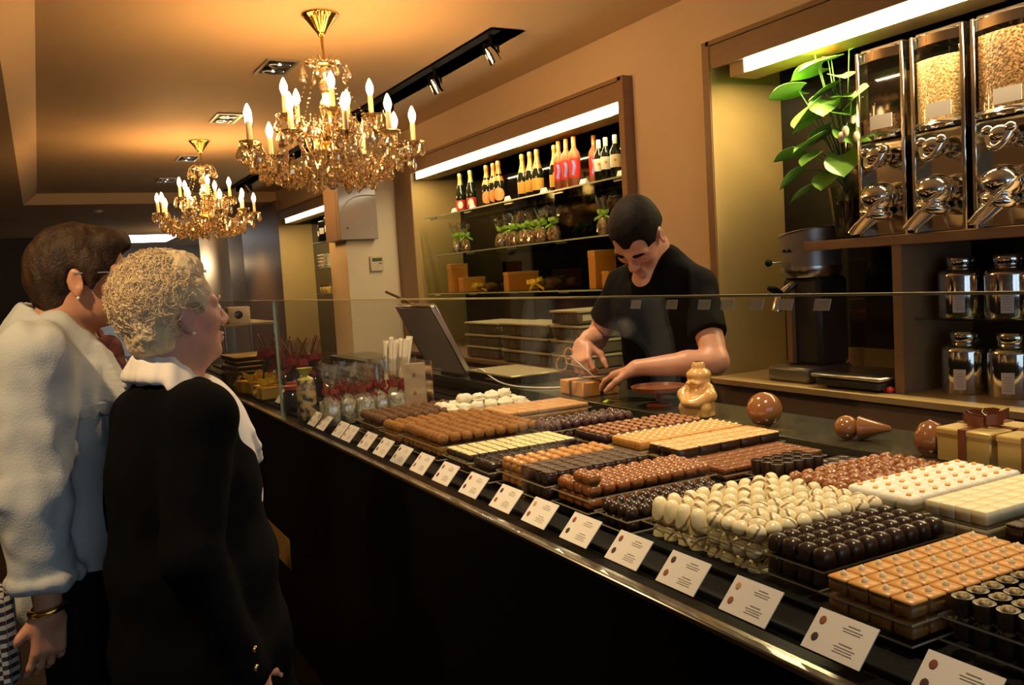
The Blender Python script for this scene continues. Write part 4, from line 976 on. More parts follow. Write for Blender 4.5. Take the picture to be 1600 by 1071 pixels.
tray('oval', .945, 1.345, 9, 4, .030, .0255, (ZP - .044, ZP - .022), 'small glossy dark oval chocolate', 'low tray between white and milk chocolates')
tray('milk', .938, 1.470, 9, 4, .0355, .0325, (ZP - .031, ZP - .004), 'pinched milk chocolate square', 'front row', jit=.0006)
put('milk', .956, 1.520, ZP + .0225, 'single milk chocolate square set on top of the milk chocolate tray', 'chocolate', 'milk chocolate squares stacked loose'); put('milk', .956, 1.487, ZP + .0225, 'milk chocolate square at the very corner on top of the milk chocolate tray', 'chocolate', 'milk chocolate squares stacked loose')
tray('tex', .922, 1.608, 9, 4, .030, .0300, (ZP - .032, ZP), 'dark square with cocoa nibs', 'front row left of the milk chocolate', jit=.0006)
tray('nut', .925, 1.738, 9, 3, .030, .0315, (ZP - .032, ZP - .002), 'praline with glazed golden nut', 'front row left of the nib squares')
tray('bar', .905, 1.842, 8, 1, .031, .100, (ZP - .030, ZP - .008), 'ridged dark chocolate bar', 'front row left of the glazed nuts', jit=.0006, rzj=.02)
tray('pist', .905, 1.960, 11, 5, .0285, .0285, (ZP - .026, ZP - .004), 'dark square with pistachio crumb', 'front row', jit=.0006, rzj=.03)
tray('truf', .922, 2.185, 9, 8, .036, .0348, (ZP - .034, ZP), 'cocoa dusted truffle', 'broad tray right of the orange-brown truffles', jit=.002, rzj=3)
tray('truf2', .912, 2.475, 9, 4, .036, .0345, (ZP - .034, ZP - .004), 'orange-brown dusted truffle', 'narrow tray left of the broad truffle tray', jit=.002, rzj=3)
tray('rocher', .915, 2.640, 9, 6, .036, .0360, (ZP - .034, ZP), 'rough dark truffle', 'farthest truffle tray beside the clear bags', jit=.002, rzj=3)
# rear row
tray('tile', 1.262, 2.428, 8, 3, .038, .060, (ZP - .012, ZP + .006), 'toffee bar', 'rear row in front of the white meringue', jit=.0006, rzj=.01)
tray('shiny', 1.222, 2.118, 10, 4, .0305, .0300, (ZP - .022, ZP + .008), 'shiny purple-dark dome', 'rear row beside the toffee bars')
tray('hazel', 1.262, 1.892, 11, 5, .0305, .0290, (ZP - .030, ZP), 'dark square with hazelnut top', 'rear row', jit=.0005, rzj=.02)
tray('cardot', 1.282, 1.762, 12, 5, .0282, .0252, (ZP - .026, ZP - .001), 'caramel square with almond dot', 'rear row', jit=.0004, rzj=.02)
tray('flor', 1.298, 1.632, 5, 3, .0655, .0405, (ZP - .034, ZP - .006), 'dark slab topped with florentine', 'rear row', jit=.0012, rzj=.035)
tray('flat', 1.298, 1.475, 9, 5, .0335, .0285, (ZP - .028, ZP - .014), 'flat milk chocolate square with piped cross', 'rear row in front of the florentines', jit=.0005, rzj=.02)
tray('cyl', 1.335, 1.355, 5, 3, .0295, .0295, (ZP - .008,), 'dark round chocolate cup', 'rear row behind the tall white chocolates')
tray('thin', 1.500, 1.355, 4, 3, .032, .029, (ZP - .022,), 'thin dark chocolate square', 'rear row right of the dark cups', rzj=.02)
tray('walnut', 1.325, 1.175, 9, 5, .034, .0300, (ZP - .012,), 'glossy milk chocolate nut cluster', 'rear row behind the white cubes', jit=.002, rzj=3)
tray('zest', 1.302, 1.008, 9, 4, .0355, .0350, (ZP - .032, ZP - .002), 'white nougat cube with orange zest', 'rear row', jit=.0006, rzj=.03)
tray('wsq', 1.262, .842, 9, 4, .0382, .0272, (ZP - .030, ZP - .005, ZP + .020), 'flat white chocolate square', 'rear row beside the white cubes', jit=.0003, rzj=.005)
tray('tex', 1.258, .690, 11, 4, .0305, .0310, (ZP - .024, ZP + .006), 'nib-topped dark square at the right edge', 'rear row cut by the photo edge', jit=.0006)
# meringue heap and nougat lump
rn = random.Random(5); m_mer = M('meringue_white', (.88, .83, .66), .7, bump=(70, .6, .01))
mer = []
for v in range(4):
    b = MB(); b.ell((0, 0, .016), (.030, .024, .018), seg=14, rings=9, fn=lambda q, v=v: 1 + .16 * sin(q.x * 6 + v) * sin(q.y * 7 + v * 2) + .10 * sin(q.z * 9 + v)); me = b.mesh('meringue', ang=80); me.materials.append(m_mer); mer.append(me)
plate(1.10, 2.595, 1.60, 2.80, .968, 'clear acrylic sheet under the heap of white meringues')
i = 0
for lz, (nx_, ny_, x0, y0) in enumerate(((8, 4, 1.13, 2.625), (6, 3, 1.17, 2.655), (4, 1, 1.24, 2.69))):
    for a in range(nx_):
        for c in range(ny_):
            o = bpy.data.objects.new('meringue', mer[i % 4]); COL.objects.link(o); o.location = (x0 + a * .050 + rn.uniform(-.006, .006), y0 + c * .042 + rn.uniform(-.005, .005), .9715 + lz * .026 + rn.uniform(0, .006)); o.rotation_euler = (0, 0, rn.uniform(0, 6)); i += 1
            tag(o, 'rough white meringue in the heap behind the truffle trays', 'meringue', 'heap of white meringues')
m_noug = M('orange_nougat', (.52, .17, .045), .55, bump=(50, .9, .01), noise=(40, (.66, .30, .10), .2))
for x, y, s in ((1.115, 2.86, 1.3), (1.165, 2.90, 1.1)):
    b = MB(); b.ell((0, 0, .026), (.036, .030, .027), seg=14, rings=9, fn=lambda q: 1 + .15 * sin(q.x * 7) * sin(q.y * 6 + 1)); o = b.build('nougat_lump', m_noug, None, ang=80); o.location = (x, y, .950); o.scale = (s,) * 3
    tag(o, ('front' if s > 1.2 else 'rear') + ' orange-brown nougat lump left of the white meringues', 'nougat', 'nougat lumps')

# label cards leaning behind the front glass
m_card = M('menu_card', (.88, .80, .73), .5)
LY = [.604, .763, .919, 1.067, 1.211, 1.362, 1.512, 1.658, 1.817, 1.974, 2.127, 2.275, 2.419, 2.562, 2.731, 2.834, 3.02, 3.135]
LW = ['at the nearest corner of the counter', 'in front of the caramel squares', 'in front of the dark domes', 'in front of the round white truffles', 'in front of the tall white chocolates', 'in front of the small dark ovals', 'in front of the milk squares', 'in front of the nib squares', 'in front of the glazed nuts', 'in front of the dark bars', 'in front of the pistachio squares', 'between pistachio squares and truffles', 'in front of the near half of the truffles', 'in front of the far half of the truffles', 'in front of the rough dark truffles', 'seventeenth along, by the rough truffles', 'last but one before the clear bags', 'farthest one, by the dark printed bag']
LW[15] = 'between the rough truffles and the clear bags'
DC = [(.25, .06, .04), (.06, .03, .03), (.55, .33, .16), (.30, .10, .05)]
Rc = rot(radians(43), 'Y')
base = MB().box((0, 0, .0285), (.0015, .092, .057), None, 0).mesh('card', smooth=False); base.materials.append(m_card)
for i, y in enumerate(LY):
    t = thing('name_card', 'white name card with two chocolate pictures ' + LW[i], 'label card', (.826, y, .9515), 0, 'white name cards behind the front glass')
    o = bpy.data.objects.new('card', base); COL.objects.link(o); o.parent = t; o.rotation_euler = (0, radians(43), 0)
    for k in range(2):
        d = MB(); d.lathe([(.0062, 0), (.0055, .0006), (0, .0008)], seg=14, sy=.85); c = DC[(i * 3 + k * (1 + i % 2)) % 4]
        q = d.build('chocolate_picture', M('print_%d' % ((i * 3 + k * (1 + i % 2)) % 4), c, .5), t, smooth=False)
        q.matrix_local = Rc.to_4x4() @ Matrix.Translation((-.0008, .033, .042 - k * .024)) @ rot(-pi / 2, 'Y').to_4x4()
    ln = MB()
    for k, (zz, ww) in enumerate(((.047, .018), (.0425, .030), (.039, .026), (.022, .020), (.0175, .032), (.014, .026), (.0105, .030))): ln.box((-.0010, -.014, zz), (.0004, ww, .0013 if k in (0, 3) else .0009))
    q = ln.build('print', M('card_ink', (.36, .31, .28), .7), t, smooth=False); q.rotation_euler = (0, radians(43), 0)
    st = MB(); st.box((.0, 0, .010), (.0015, .05, .022)); q = st.build('prop', m_acr, t, smooth=False); q.location = (.036, 0, -.0010)
# label-card reflections in the front glass, painted as pale slips under the rim
m_ghost = M('card_reflection', (.80, .72, .60), .5, alpha=.55)
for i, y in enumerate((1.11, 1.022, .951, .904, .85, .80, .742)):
    t = thing('rim_reflection', 'painted card reflection in the glass rim, ' + ['farthest, before the shirt of the server', 'second farthest', 'third farthest', 'middle', 'third nearest', 'second nearest', 'nearest, in front of the grinder'][i], 'painted reflection', (.811, y, 1.3865), 0, 'painted card reflections in the glass rim')
    b = MB(); b.prism([(0, -.010, 0), (0, .014, 0), (0, .010, .0135), (0, -.014, .0135)], (0, 0, 0), (.001, 0, 0)); b.build('painted reflection', m_ghost, t, smooth=False)
# ------------------------------------------------------------------ display pieces, parcel and till on the rear ledge
ZL = 1.0005
c = Clay((-.075, -.08, -.004), (.075, .08, .175), .0028)
c.path([(0, 0, .0), (0, 0, .04), (0, 0, .075)], [.048, .041, .036], .015); c.ell((-.012, 0, .045), (.040, .038, .036), k=.015)
c.ell((0, 0, .112), (.036, .036, .030), k=.008); c.ell((0, 0, .132), (.039, .039, .024), k=.006); c.cone((0, 0, .152), (0, 0, .158), .022, .022, .003)
for q in (-1, 1):
    c.path([(.0, q * .034, .088), (-.015, q * .048, .068), (-.048, q * .020, .048)], [.018, .021, .016], .006); c.path([(-.010, q * .044, .06), (-.03, q * .040, .03), (-.03, q * .036, .006)], [.012, .016, .016], .006); c.ell((-.033, q * .016, .108), (.010, .011, .008), k=.005)
c.ell((-.052, 0, .048), (.018, .022, .014), k=.008); c.ell((-.036, 0, .112), (.008, .008, .008), k=.004)
c.half((0, 0, 0), (0, 0, -1), .003)
o = link('chocolate_figure', c.mesh('chocolate_figure'), M('blond_chocolate', (.62, .36, .12), .22, spec=.7), None, (1.70, 2.03, ZL), .3); o.scale = (.93,) * 3
tag(o, 'seated round-bellied figure cast in blond chocolate behind the caramel tray', 'chocolate figure')
m_gm = M('glossy_milk_cast', (.25, .10, .035), .14, spec=.9)
t = thing('chocolate_ball', 'large glossy milk chocolate ball on the rear ledge', 'chocolate ball', (1.70, 1.765, ZL)); MB().ell((0, 0, .047), .047, seg=36, rings=24).build('ball', m_gm, t, ang=80); MB().lathe([(.014, .001), (.012, .0005), (0, .0003)], seg=12).build('foot', m_dark, t)
t = thing('chocolate_cone', 'glossy milk chocolate cone lying on its side with a round end', 'chocolate cone', (1.72, 1.475, ZL), -.95); t.scale = (.85,) * 3
MB().ell((-.03, 0, .036), (.034, .035, .035), seg=28, rings=18).build('round_end', m_gm, t, ang=80); MB().lathe([(.034, 0), (.037, .004), (.034, .010), (.010, .085), (0, .09)], (0, 0, .034), 24, rot(pi / 2, 'Y')).build('cone', m_gm, t, ang=50)
t = thing('chocolate_egg', 'dark glossy chocolate egg on the ledge next to the gold gift boxes', 'chocolate egg', (1.69, 1.255, ZL)); MB().lathe([(0, .0), (.022, .004), (.034, .025), (.032, .05), (.02, .072), (0, .08)], seg=28).build('shell', m_gm, t, ang=80); MB().lathe([(.016, .0005), (0, .0003)], seg=12).build('foot', m_dark, t)
m_gbox = M('gold_carton', (.50, .35, .11), .4, .2); m_grib = M('brown_satin_ribbon', (.16, .045, .018), .3)
for x, y, lab in ((1.665, 1.10, 'gold gift box with brown satin bow next to the chocolate egg'), (1.665, .965, 'gold gift box with brown satin bow cut by the right photo edge')):
    t = thing('ribboned_box', lab, 'gift box', (x, y, ZL), 0, 'gold gift boxes with brown bows'); rn = random.Random(int(y * 100))
    MB().b2((0, 0, 0), (.16, .122, .07), .003).build('box', m_gbox, t); MB().b2((-.002, -.002, .058), (.162, .124, .072), .003).build('lid', m_gbox, t)
    b = MB(); b.b2((-.003, .052, 0), (.163, .070, .0735)); b.b2((.07, -.003, 0), (.09, .125, .0735)); rb = b.build('ribbon', m_grib, t)
    bow(MB(), (.08, .061, .080), .045, rn, 6).build('bow', m_grib, rb, ang=60, solid=.001)
t = thing('wrapped_parcel', 'small orange box being tied with a dark ribbon by the server', 'gift box', (1.672, 2.625, ZL), -.06)
MB().b2((0, 0, 0), (.15, .175, .052), .003).build('box', m_obox, t); b = MB(); b.b2((-.0015, .085, -.0), (.1515, .100, .0535)); b.b2((.07, -.0015, 0), (.084, .1765, .0535)); b.build('ribbon', M('dark_ribbon', (.03, .012, .008), .4), t)
t = thing('cake_stand', 'low brown dish on a reddish stem on the rear ledge', 'cake stand', (1.735, 2.27, ZL)); m_cs = M('brown_red_lacquer', (.20, .06, .025), .35)
MB().lathe([(.04, 0), (.042, .004), (.012, .012), (.012, .045), (.03, .05)], seg=24).build('stem', M('stem_red', (.30, .06, .02), .4), t, ang=40); MB().lathe([(0, .0505), (.085, .052), (.09, .066), (.086, .066), (.082, .056), (0, .056)], seg=32).build('dish', m_cs, t, ang=40)
b = MB(); b.sheet([[(0, 0, .0), (.0, .02, .0)], [(.02, 0, .006), (.02, .02, .006)], [(.04, .002, .0), (.04, .022, .001)]]); o = b.build('lime_scrap', M('lime_scrap', (.55, .75, .04), .5), None, solid=.001); o.location = (1.655, 2.46, ZL + .001); tag(o, 'small scrap of lime green ribbon on the rear ledge', 'ribbon')
t = thing('till_scale', 'flat register slab with olive top and black front on the rear ledge', 'scale', (1.655, 3.13, ZL))
MB().b2((0, 0, .0), (.235, .40, .032), .004).build('body', m_blackm, t); MB().b2((-.004, -.004, .0325), (.24, .404, .042), .003).build('platform', M('olive_plate', (.36, .31, .15), .3, .5), t)
MB().b2((-.001, .16, .012), (-.0002, .24, .018)).build('marking', m_grey, t)
# monitor: leaning screen on a foot, back towards the customers
t = thing('till_monitor', 'tilted grey till screen with a silver rim on the rear ledge', 'monitor', (1.665, 3.55, ZL))
Ry = rot(radians(-26), 'Y')
m_scr = M('screen_grey', (.42, .39, .37), .25, .1, spec=.7)
b = MB(); b.box((0, .19, .20), (.022, .42, .34), None, .006); o = b.build('back_shell', m_scr, t); o.rotation_euler = (0, radians(-26), 0)
b = MB()
for y in (-.021, .401): b.b2((-.014, y - .006, .025), (.014, y + .006, .375), .004)
b.b2((-.014, -.02, .368), (.014, .40, .380), .004); b.b2((-.014, -.02, .022), (.014, .40, .034), .004); o = b.build('rim', m_steel, t); o.rotation_euler = (0, radians(-26), 0)
b = MB(); b.box((.0125, .19, .20), (.002, .38, .30)); o = b.build('screen', m_blackgl, t); o.rotation_euler = (0, radians(-26), 0)
b = MB(); b.b2((-.02, .10, 0), (.16, .28, .012), .004); b.tube([(.06, .19, .01), (.03, .19, .09), (-.06, .19, .17)], .016, 10); b.build('foot', m_blackm, t)
b = MB(); b.tube([(-.02, .42, .30), (-.05, .62, .36), (-.07, .80, .40)], .007, 8); b.build('arm', m_chrome, t)
o = MB().tube(bez((1.70, 3.58, ZL + .012), (1.66, 3.40, ZL + .10), (1.645, 3.36, ZL + .004), (1.648, 3.12, ZL + .005), 10) + bez((1.648, 3.12, ZL + .005), (1.65, 3.0, ZL + .004), (1.70, 2.95, ZL + .004), (1.76, 2.90, ZL + .004), 8)[1:], .0035, 6).build('power_cable', M('white_cable', (.75, .72, .62), .4), None); tag(o, 'white cable trailing in front of the register slab', 'cable')

# ------------------------------------------------------------------ clear bags with burgundy ribbon at the far end of the chocolates
m_burg = M('burgundy_ribbon', (.26, .035, .03), .32); m_fill = M('white_sweets', (.72, .70, .60), .5, noise=(30, (.30, .26, .20), .16), bump=(45, .9, .01))
def clear_bag(v):
    rn = random.Random(90 + v); P = []
    b = MB(); b.lathe([(0, .002), (.032, .003), (.036, .02), (.035, .075), (.026, .09), (0, .094)], seg=14, sy=.75); P.append(('sweets', b.mesh('sweets', ang=70), m_fill))
    b = MB(); rows = [[(r * cos(t) * (1 + .05 * sin(5 * t)), .8 * r * sin(t) * (1 + .05 * sin(5 * t)), z) for t in np.linspace(0, 2 * pi, 17)[:-1]] for r, z in ((.036, 0), (.041, .02), (.040, .075), (.028, .10), (.009, .118))]
    b.sheet(crumple(rows, rn, .002), close=True)
    rows = [[(r * cos(t) * (1 + .2 * sin(3 * t + v)), .55 * r * sin(t) * (1 + .2 * sin(3 * t + v)), z + .008 * sin(2 * t)) for t in np.linspace(0, 2 * pi, 17)[:-1]] for r, z in ((.009, .118), (.028, .145), (.038, .175), (.040, .215))]
    b.sheet(crumple(rows, rn, .004), close=True); P.append(('cellophane', b.mesh('cellophane', ang=25), m_cello))
    P.append(('ribbon', bow(MB(), (0, 0, .118), .032, rn, 4).mesh('ribbon', ang=60, solid=.001), m_burg))
    b = MB(); b.box((-.042, 0, .055), (.001, .036, .042)); P.append(('paper_label', b.mesh('paper_label', smooth=False), m_white))
    for n, me, mm in P: me.materials.append(mm)
    return P
CBG = [clear_bag(i) for i in range(4)]
ordn = ['first', 'second', 'third', 'fourth', 'fifth', 'sixth']
for i in range(11):
    row, k = divmod(i, 6)
    t = thing('clear_bag', 'clear bag of white sweets with burgundy ribbon, ' + ordn[k] + ' from the left in the ' + ('front' if row == 0 else 'rear') + ' row', 'gift bag', (.885 + .062 * k + .03 * row, 3.055 + .095 * row + .02 * (k % 2), .9515), -.9 + .25 * ((i * 7) % 5 - 2), 'clear bags with burgundy ribbons')
    for n, me, mm in CBG[i % 4]:
        o = bpy.data.objects.new(n, me); COL.objects.link(o); o.parent = t
t = thing('candy_stick_jar', 'tall bundle of white candy sticks in a clear beaker behind the bags', 'candy jar', (1.22, 3.33, .9515)); rn = random.Random(4)
MB().lathe([(.052, 0), (.054, .004), (.058, .15), (.055, .15), (.05, .006), (0, .006)], seg=24).build('beaker', m_hop, t); m_stick = M('white_candy', (.86, .76, .60), .45)
for i in range(22):
    a = rn.uniform(0, 6.28); r = .043 * math.sqrt(rn.random()); b = MB(); b.tube([(r * cos(a) * .9, r * sin(a) * .9, .008), (r * cos(a) * 1.5 + .03, r * sin(a) * 1.5, .27 + rn.uniform(-.012, .012))], .0085, 7); b.build('candy_stick', m_stick, t)
t = thing('acrylic_sign', 'thick clear acrylic menu block with a pale printed sheet', 'sign', (1.16, 2.935, .9515), -.15)
MB().b2((-.038, 0, 0), (.040, .006, .205), .001).build('sheet', M('sheet_grey', (.56, .50, .42), .5), t); MB().b2((-.040, -.009, .0), (.066, -.001, .21), .001).build('front_plate', m_hop, t); MB().b2((.041, -.001, .0), (.066, .02, .21), .001).build('thick_edge', glass_thin('acrylic_block', (.85, .80, .66), 1.6, .04, .15), t)
b = MB()
for z in (.05, .09, .155): b.b2((-.008, -.0007, z), (.004, -.0002, z + .014))
b.build('print', M('print_brown', (.35, .20, .12), .6), t, smooth=False)
t = thing('printed_tube', 'dark printed cellophane tube of sweets standing behind the glass joint', 'sweet tube', (.862, 3.30, .9515)); m_pt = M('dark_print', (.03, .035, .04), .3, noise=(34, (.45, .33, .16), .07), spec=.6)
MB().lathe([(0, 0), (.036, 0), (.038, .01), (.037, .12), (.03, .15)], seg=20).build('tube', m_pt, t, ang=50); MB().lathe([(.03, .1505), (.012, .165), (.03, .195), (0, .17)], seg=14, lobes=5, la=.12).build('twisted_top', M('olive_cello', (.40, .36, .08), .3), t, ang=40)

# ------------------------------------------------------------------ gifts at the far end of the counter
def gift(name, lab, cat, x, y, z, parts, grp=None, rz=0):
    t = thing(name, lab, cat, (x, y, z), rz, grp)
    for n, mb, mm in parts: mb.build(n, mm, t, ang=45)
    return t
ZD = .9515
m_dkjar = M('dark_jar', (.02, .018, .022), .12, spec=.7); m_gold2 = M('gold_box_paper', (.62, .42, .10), .3, .4)
for i, (x, y, lab) in enumerate(((.90, 3.62, 'dark glass jar of sweets right beside the white price card'), (.94, 3.74, 'dark glass jar of sweets behind the white price card'))):
    gift('sweet_jar', lab, 'jar', x, y, ZD, [('jar', MB().lathe([(0, 0), (.045, 0), (.05, .008), (.05, .07), (.04, .08), (0, .082)], seg=22), m_dkjar), ('lid', MB().lathe([(0, .0825), (.044, .0825), (.044, .098), (0, .1)], seg=22), m_burg)], 'dark sweet jars')
for i, (x, y, s, lab) in enumerate(((.855, 3.80, 1.0, 'white price card with a red mark before the dark jars'), (.86, 4.75, .8, 'white price card left of the gold ribboned boxes'), (.87, 5.12, .8, 'white price card before the stack of flat boxes'))):
    t = thing('price_card', lab, 'price card', (x, y, ZD), 0, 'price cards at the far end'); t.scale = (s,) * 3
    o = MB().box((0, 0, .052), (.0015, .075, .075)).build('card', m_white, t); o.rotation_euler = (0, radians(38), 0); o = MB().box((0, 0, .014), (.03, .06, .02), None, .003).build('stand', m_blackm, t); o.location = (.03, 0, -.004)
    b = MB(); b.box((-.001, .018, .06), (.0006, .012, .012)); b.box((-.001, -.012, .064), (.0006, .03, .003)); b.box((-.001, -.012, .05), (.0006, .026, .002)); o = b.build('print', m_red, t, smooth=False); o.rotation_euler = (0, radians(38), 0)
for i, (x, y, lab) in enumerate(((.905, 4.12, 'gold paper box with yellow ribbon in front'), (.99, 4.36, 'gold paper box with yellow ribbon further back'), (.90, 4.42, 'gold paper box with yellow ribbon at the left'))):
    rn = random.Random(i); t = thing('gold_box', lab, 'gift box', (x, y, ZD), .1 * i, 'gold boxes with yellow ribbon'); MB().b2((-.055, -.09, 0), (.055, .09, .055), .003).build('box', m_gold2, t)
    b = MB(); b.b2((-.057, -.012, 0), (.057, .012, .057)); r_ = b.build('ribbon', m_yel, t); bow(MB(), (0, 0, .064), .05, rn, 5).build('bow', m_yel, r_, ang=60, solid=.001)
for i, (x, y, lab) in enumerate(((1.02, 4.60, 'dark bag with a big burgundy bow, left one of the group'), (1.03, 4.28, 'dark bag with a big burgundy bow, middle one of the group'), (1.0, 3.98, 'dark bag with a big burgundy bow, right one of the group'), (1.10, 4.10, 'dark bag with a big burgundy bow, rear one of the group'))):
    rn = random.Random(20 + i); t = thing('bow_bag', lab, 'gift bag', (x, y, ZD), i, 'dark bags with burgundy bows')
    MB().lathe([(0, 0), (.05, 0), (.058, .02), (.05, .09), (.016, .135), (.014, .145)], seg=18, lobes=7, la=.04).build('bag', m_dkjar, t, ang=60)
    b = MB(); b.sheet(crumple([[(r * cos(q) * (1 + .2 * sin(3 * q)), r * sin(q) * (1 + .2 * sin(3 * q)), z) for q in np.linspace(0, 2 * pi, 15)[:-1]] for r, z in ((.014, .145), (.04, .19), (.06, .25))], rn, .006), close=True); b.build('cellophane', m_cello, t, ang=25)
    b = bow(MB(), (0, 0, .145), .06, rn, 6)
    for q in (.5, 2.2, 4): b.tube(bez((0, 0, .145), (.02 * cos(q), .02 * sin(q), .2), (.04 * cos(q), .04 * sin(q), .24), (.06 * cos(q), .06 * sin(q), .27), 6), [.004] * 7, 6)
    b.build('bow', m_burg, t, ang=60)
for i in range(5):
    gift('flat_box', ['lowest', 'second', 'third', 'fourth', 'topmost'][i] + ' flat gold and black box in the stack at the far end of the counter', 'gift box', 1.04 + .01 * (i % 2), 5.18, ZD + i * .027, [('box', MB().b2((-.12, -.17, 0), (.12, .17, .018), .002), m_blackm), ('lid', MB().b2((-.122, -.172, .0185), (.122, .172, .0265), .002), m_gold2)], 'stack of flat boxes', .03 * (i % 3))
gift('red_box', 'small flat red box on the counter beside the flat gold boxes', 'gift box', 1.16, 4.90, ZD, [('box', MB().b2((-.06, -.08, 0), (.06, .08, .03), .002), M('red_paper', (.50, .05, .03), .4)), ('lid', MB().b2((-.062, -.082, .0305), (.062, .082, .04), .002), M('red_paper'))])
gift('dark_pot', 'small black pot in front of the flat boxes at the far end', 'jar', .88, 4.95, ZD, [('pot', MB().lathe([(0, 0), (.04, 0), (.045, .05), (0, .05)], seg=18), m_dkjar), ('lid', MB().lathe([(0, .0505), (.046, .0505), (.04, .062), (0, .064)], seg=18), m_blackm)])
for i in range(4): gift('clear_beaker', ['nearest', 'second nearest', 'third nearest', 'farthest'][i] + ' clear beaker standing along the front glass at the far end', 'glass', .855, 4.52 + .11 * i, ZD, [('beaker', MB().lathe([(.028, 0), (.03, .003), (.033, .11), (.031, .11), (.026, .006), (0, .006)], seg=18), m_hop)], 'row of clear beakers')
# far glass stand with its small goods
t = thing('glass_stand', 'small glass shelf stand with olive edge at the far end of the counter', 'stand', (.98, 5.75, ZD)); MB().b2((-.03, -.30, .29), (.30, .42, .302)).build('shelf', M('olive_shelf', (.30, .26, .12), .3), t)
for y in (-.28, .40):
    for x in (-.01, .28): MB().cyl((x, y, 0), (x, y, .2895), .008, .008, 10).build('post', m_steel, t)
gift('green_bottle', 'small bright green bottle below the glass stand', 'bottle', 1.10, 4.72, ZD, [('body', MB().lathe([(0, 0), (.022, 0), (.022, .12), (.009, .145), (.009, .165)], seg=16), M('green_glass', (.02, .30, .14), .2)), ('cap', MB().lathe([(0, .1655), (.011, .1655), (.011, .185), (0, .186)], seg=12), m_white)])
gift('printed_carton', 'grey carton with a dark printed motif on the glass stand', 'box', 1.06, 5.62, ZD + .3025, [('carton', MB().b2((-.05, -.08, 0), (.08, .08, .10), .002), M('grey_carton', (.48, .45, .40), .5)), ('motif', MB().lathe([(.026, 0), (.022, .001), (0, .0012)], (.01, -.0805, .052), 16, rot(pi / 2, 'X')), m_dkjar)])
gift('grey_carton', 'plain grey carton beside the printed one on the glass stand', 'box', 1.03, 5.86, ZD + .3025, [('carton', MB().b2((-.05, -.10, 0), (.08, .10, .07), .002), M('grey_carton')), ('flap', MB().b2((-.05, -.1, .0705), (.08, .0, .073)), M('grey_carton'))])
gift('red_ornament', 'small red ornament with a black knob on the glass stand', 'ornament', 1.00, 6.04, ZD + .3025, [('ball', MB().ell((0, 0, .05), (.035, .035, .05)), m_red), ('knob', MB().ell((.02, -.02, .105), .017), m_black)])
# ------------------------------------------------------------------ people
A_ = np.array
def nrm(v): v = A_(v, float); return v / np.linalg.norm(v)
def basis(f2, pitch=0, roll=0):
    """columns forward, left, up; pitch>0 looks down"""
    f = nrm((f2[0], f2[1], 0)); l = A_((-f[1], f[0], 0)); u = A_((0, 0, 1.))
    fp = f * cos(pitch) - u * sin(pitch); up = f * sin(pitch) + u * cos(pitch)
    l2 = l * cos(roll) + up * sin(roll); u2 = -l * sin(roll) + up * cos(roll)
    return np.stack([fp, l2, u2], 1)
def head(c, o, R, s, female=False, lids=False):
    T = lambda *p: A_(o) + s * (R @ A_(p)); S = lambda *r: tuple(x * s for x in r)
    E = lambda p, r, k=.012, mode='add', RR=None: c.ell(T(*p), S(*r), R if RR is None else RR, k * s, mode)
    E((-.012, 0, .035), (.098, .077, .088)); E((.022, 0, -.025), (.070, .062, .090), .03); E((.035, 0, -.072), (.050, .050, .038), .025); E((.078, 0, -.096), (.018, .022, .018), .02)
    for q in (-1, 1):
        E((.058, q * .040, -.020), (.028, .024, .026), .02); c.cone(T(.088, q * .008, .022), T(.072, q * .048, .022), .011 * s, .010 * s, .012 * s)
        E((.096, q * .032, .003), (.014, .018, .011), .012, 'cut'); E((.078, q * .032, .003), (.013, .015, .011), .006)
        er = R @ A_(rot(.25 * q, 'Z')) @ A_(rot(-.2, 'Y'))
        E((-.008, q * .080, -.008), (.021, .008, .034), .006, RR=er); E((-.002, q * .089, -.006), (.010, .006, .018), .006, 'cut', er); E((-.004, q * .080, -.036), (.010, .007, .010), .005)
        E((.100, q * .013, -.030), (.010, .009, .009), .006)
    c.cone(T(.090, 0, .020), T(.112, 0, -.022), .008 * s, .0125 * s, .012 * s); E((.110, 0, -.026), (.012, .012, .010), .008)
    c.cone(T(.096, -.018, -.058), T(.096, .018, -.058), .0065 * s, .0065 * s, .006 * s); c.cone(T(.094, -.015, -.069), T(.094, .015, -.069), .0075 * s, .0075 * s, .006 * s)
    c.cone(T(.110, -.020, -.0635), T(.110, .020, -.0635), .0125 * s, .0125 * s, .003 * s, 'cut')
    return T
def face_bits(t, base, T, R, s, brow, browr, lids, lipc, iris=(.10, .06, .03)):
    mk = lambda *p: V(T(*p) - A_(base)); Rm = Matrix(R.tolist())
    for q in (-1, 1): MB().tube([mk(.092, q * .012, .024), mk(.097, q * .026, .030), mk(.088, q * .042, .027), mk(.076, q * .052, .020)], [browr * s, browr * 1.3 * s, browr * 1.1 * s, browr * .5 * s], 8).build('eyebrow', brow, t, ang=80)
    if not lids:
        for q in (-1, 1):
            eo = MB().ell(mk(.083, q * .032, .003), .0115 * s, seg=14, rings=10).build('eye', M('eye_white', (.75, .70, .65), .2), t, ang=80)
            MB().ell(mk(.0915, q * .032, .003), (.004 * s, .0052 * s, .0052 * s), Rm, 10, 6).build('iris', M('iris_%d' % int(iris[2] * 100), iris, .2), eo, ang=80)
    b = MB(); b.ell(mk(.1005, 0, -.0575), (.0035 * s, .019 * s, .0042 * s), Rm, 14, 8); b.ell(mk(.0995, 0, -.0685), (.0042 * s, .016 * s, .0050 * s), Rm, 14, 8)
    b.build('lips', lipc, t, ang=80)
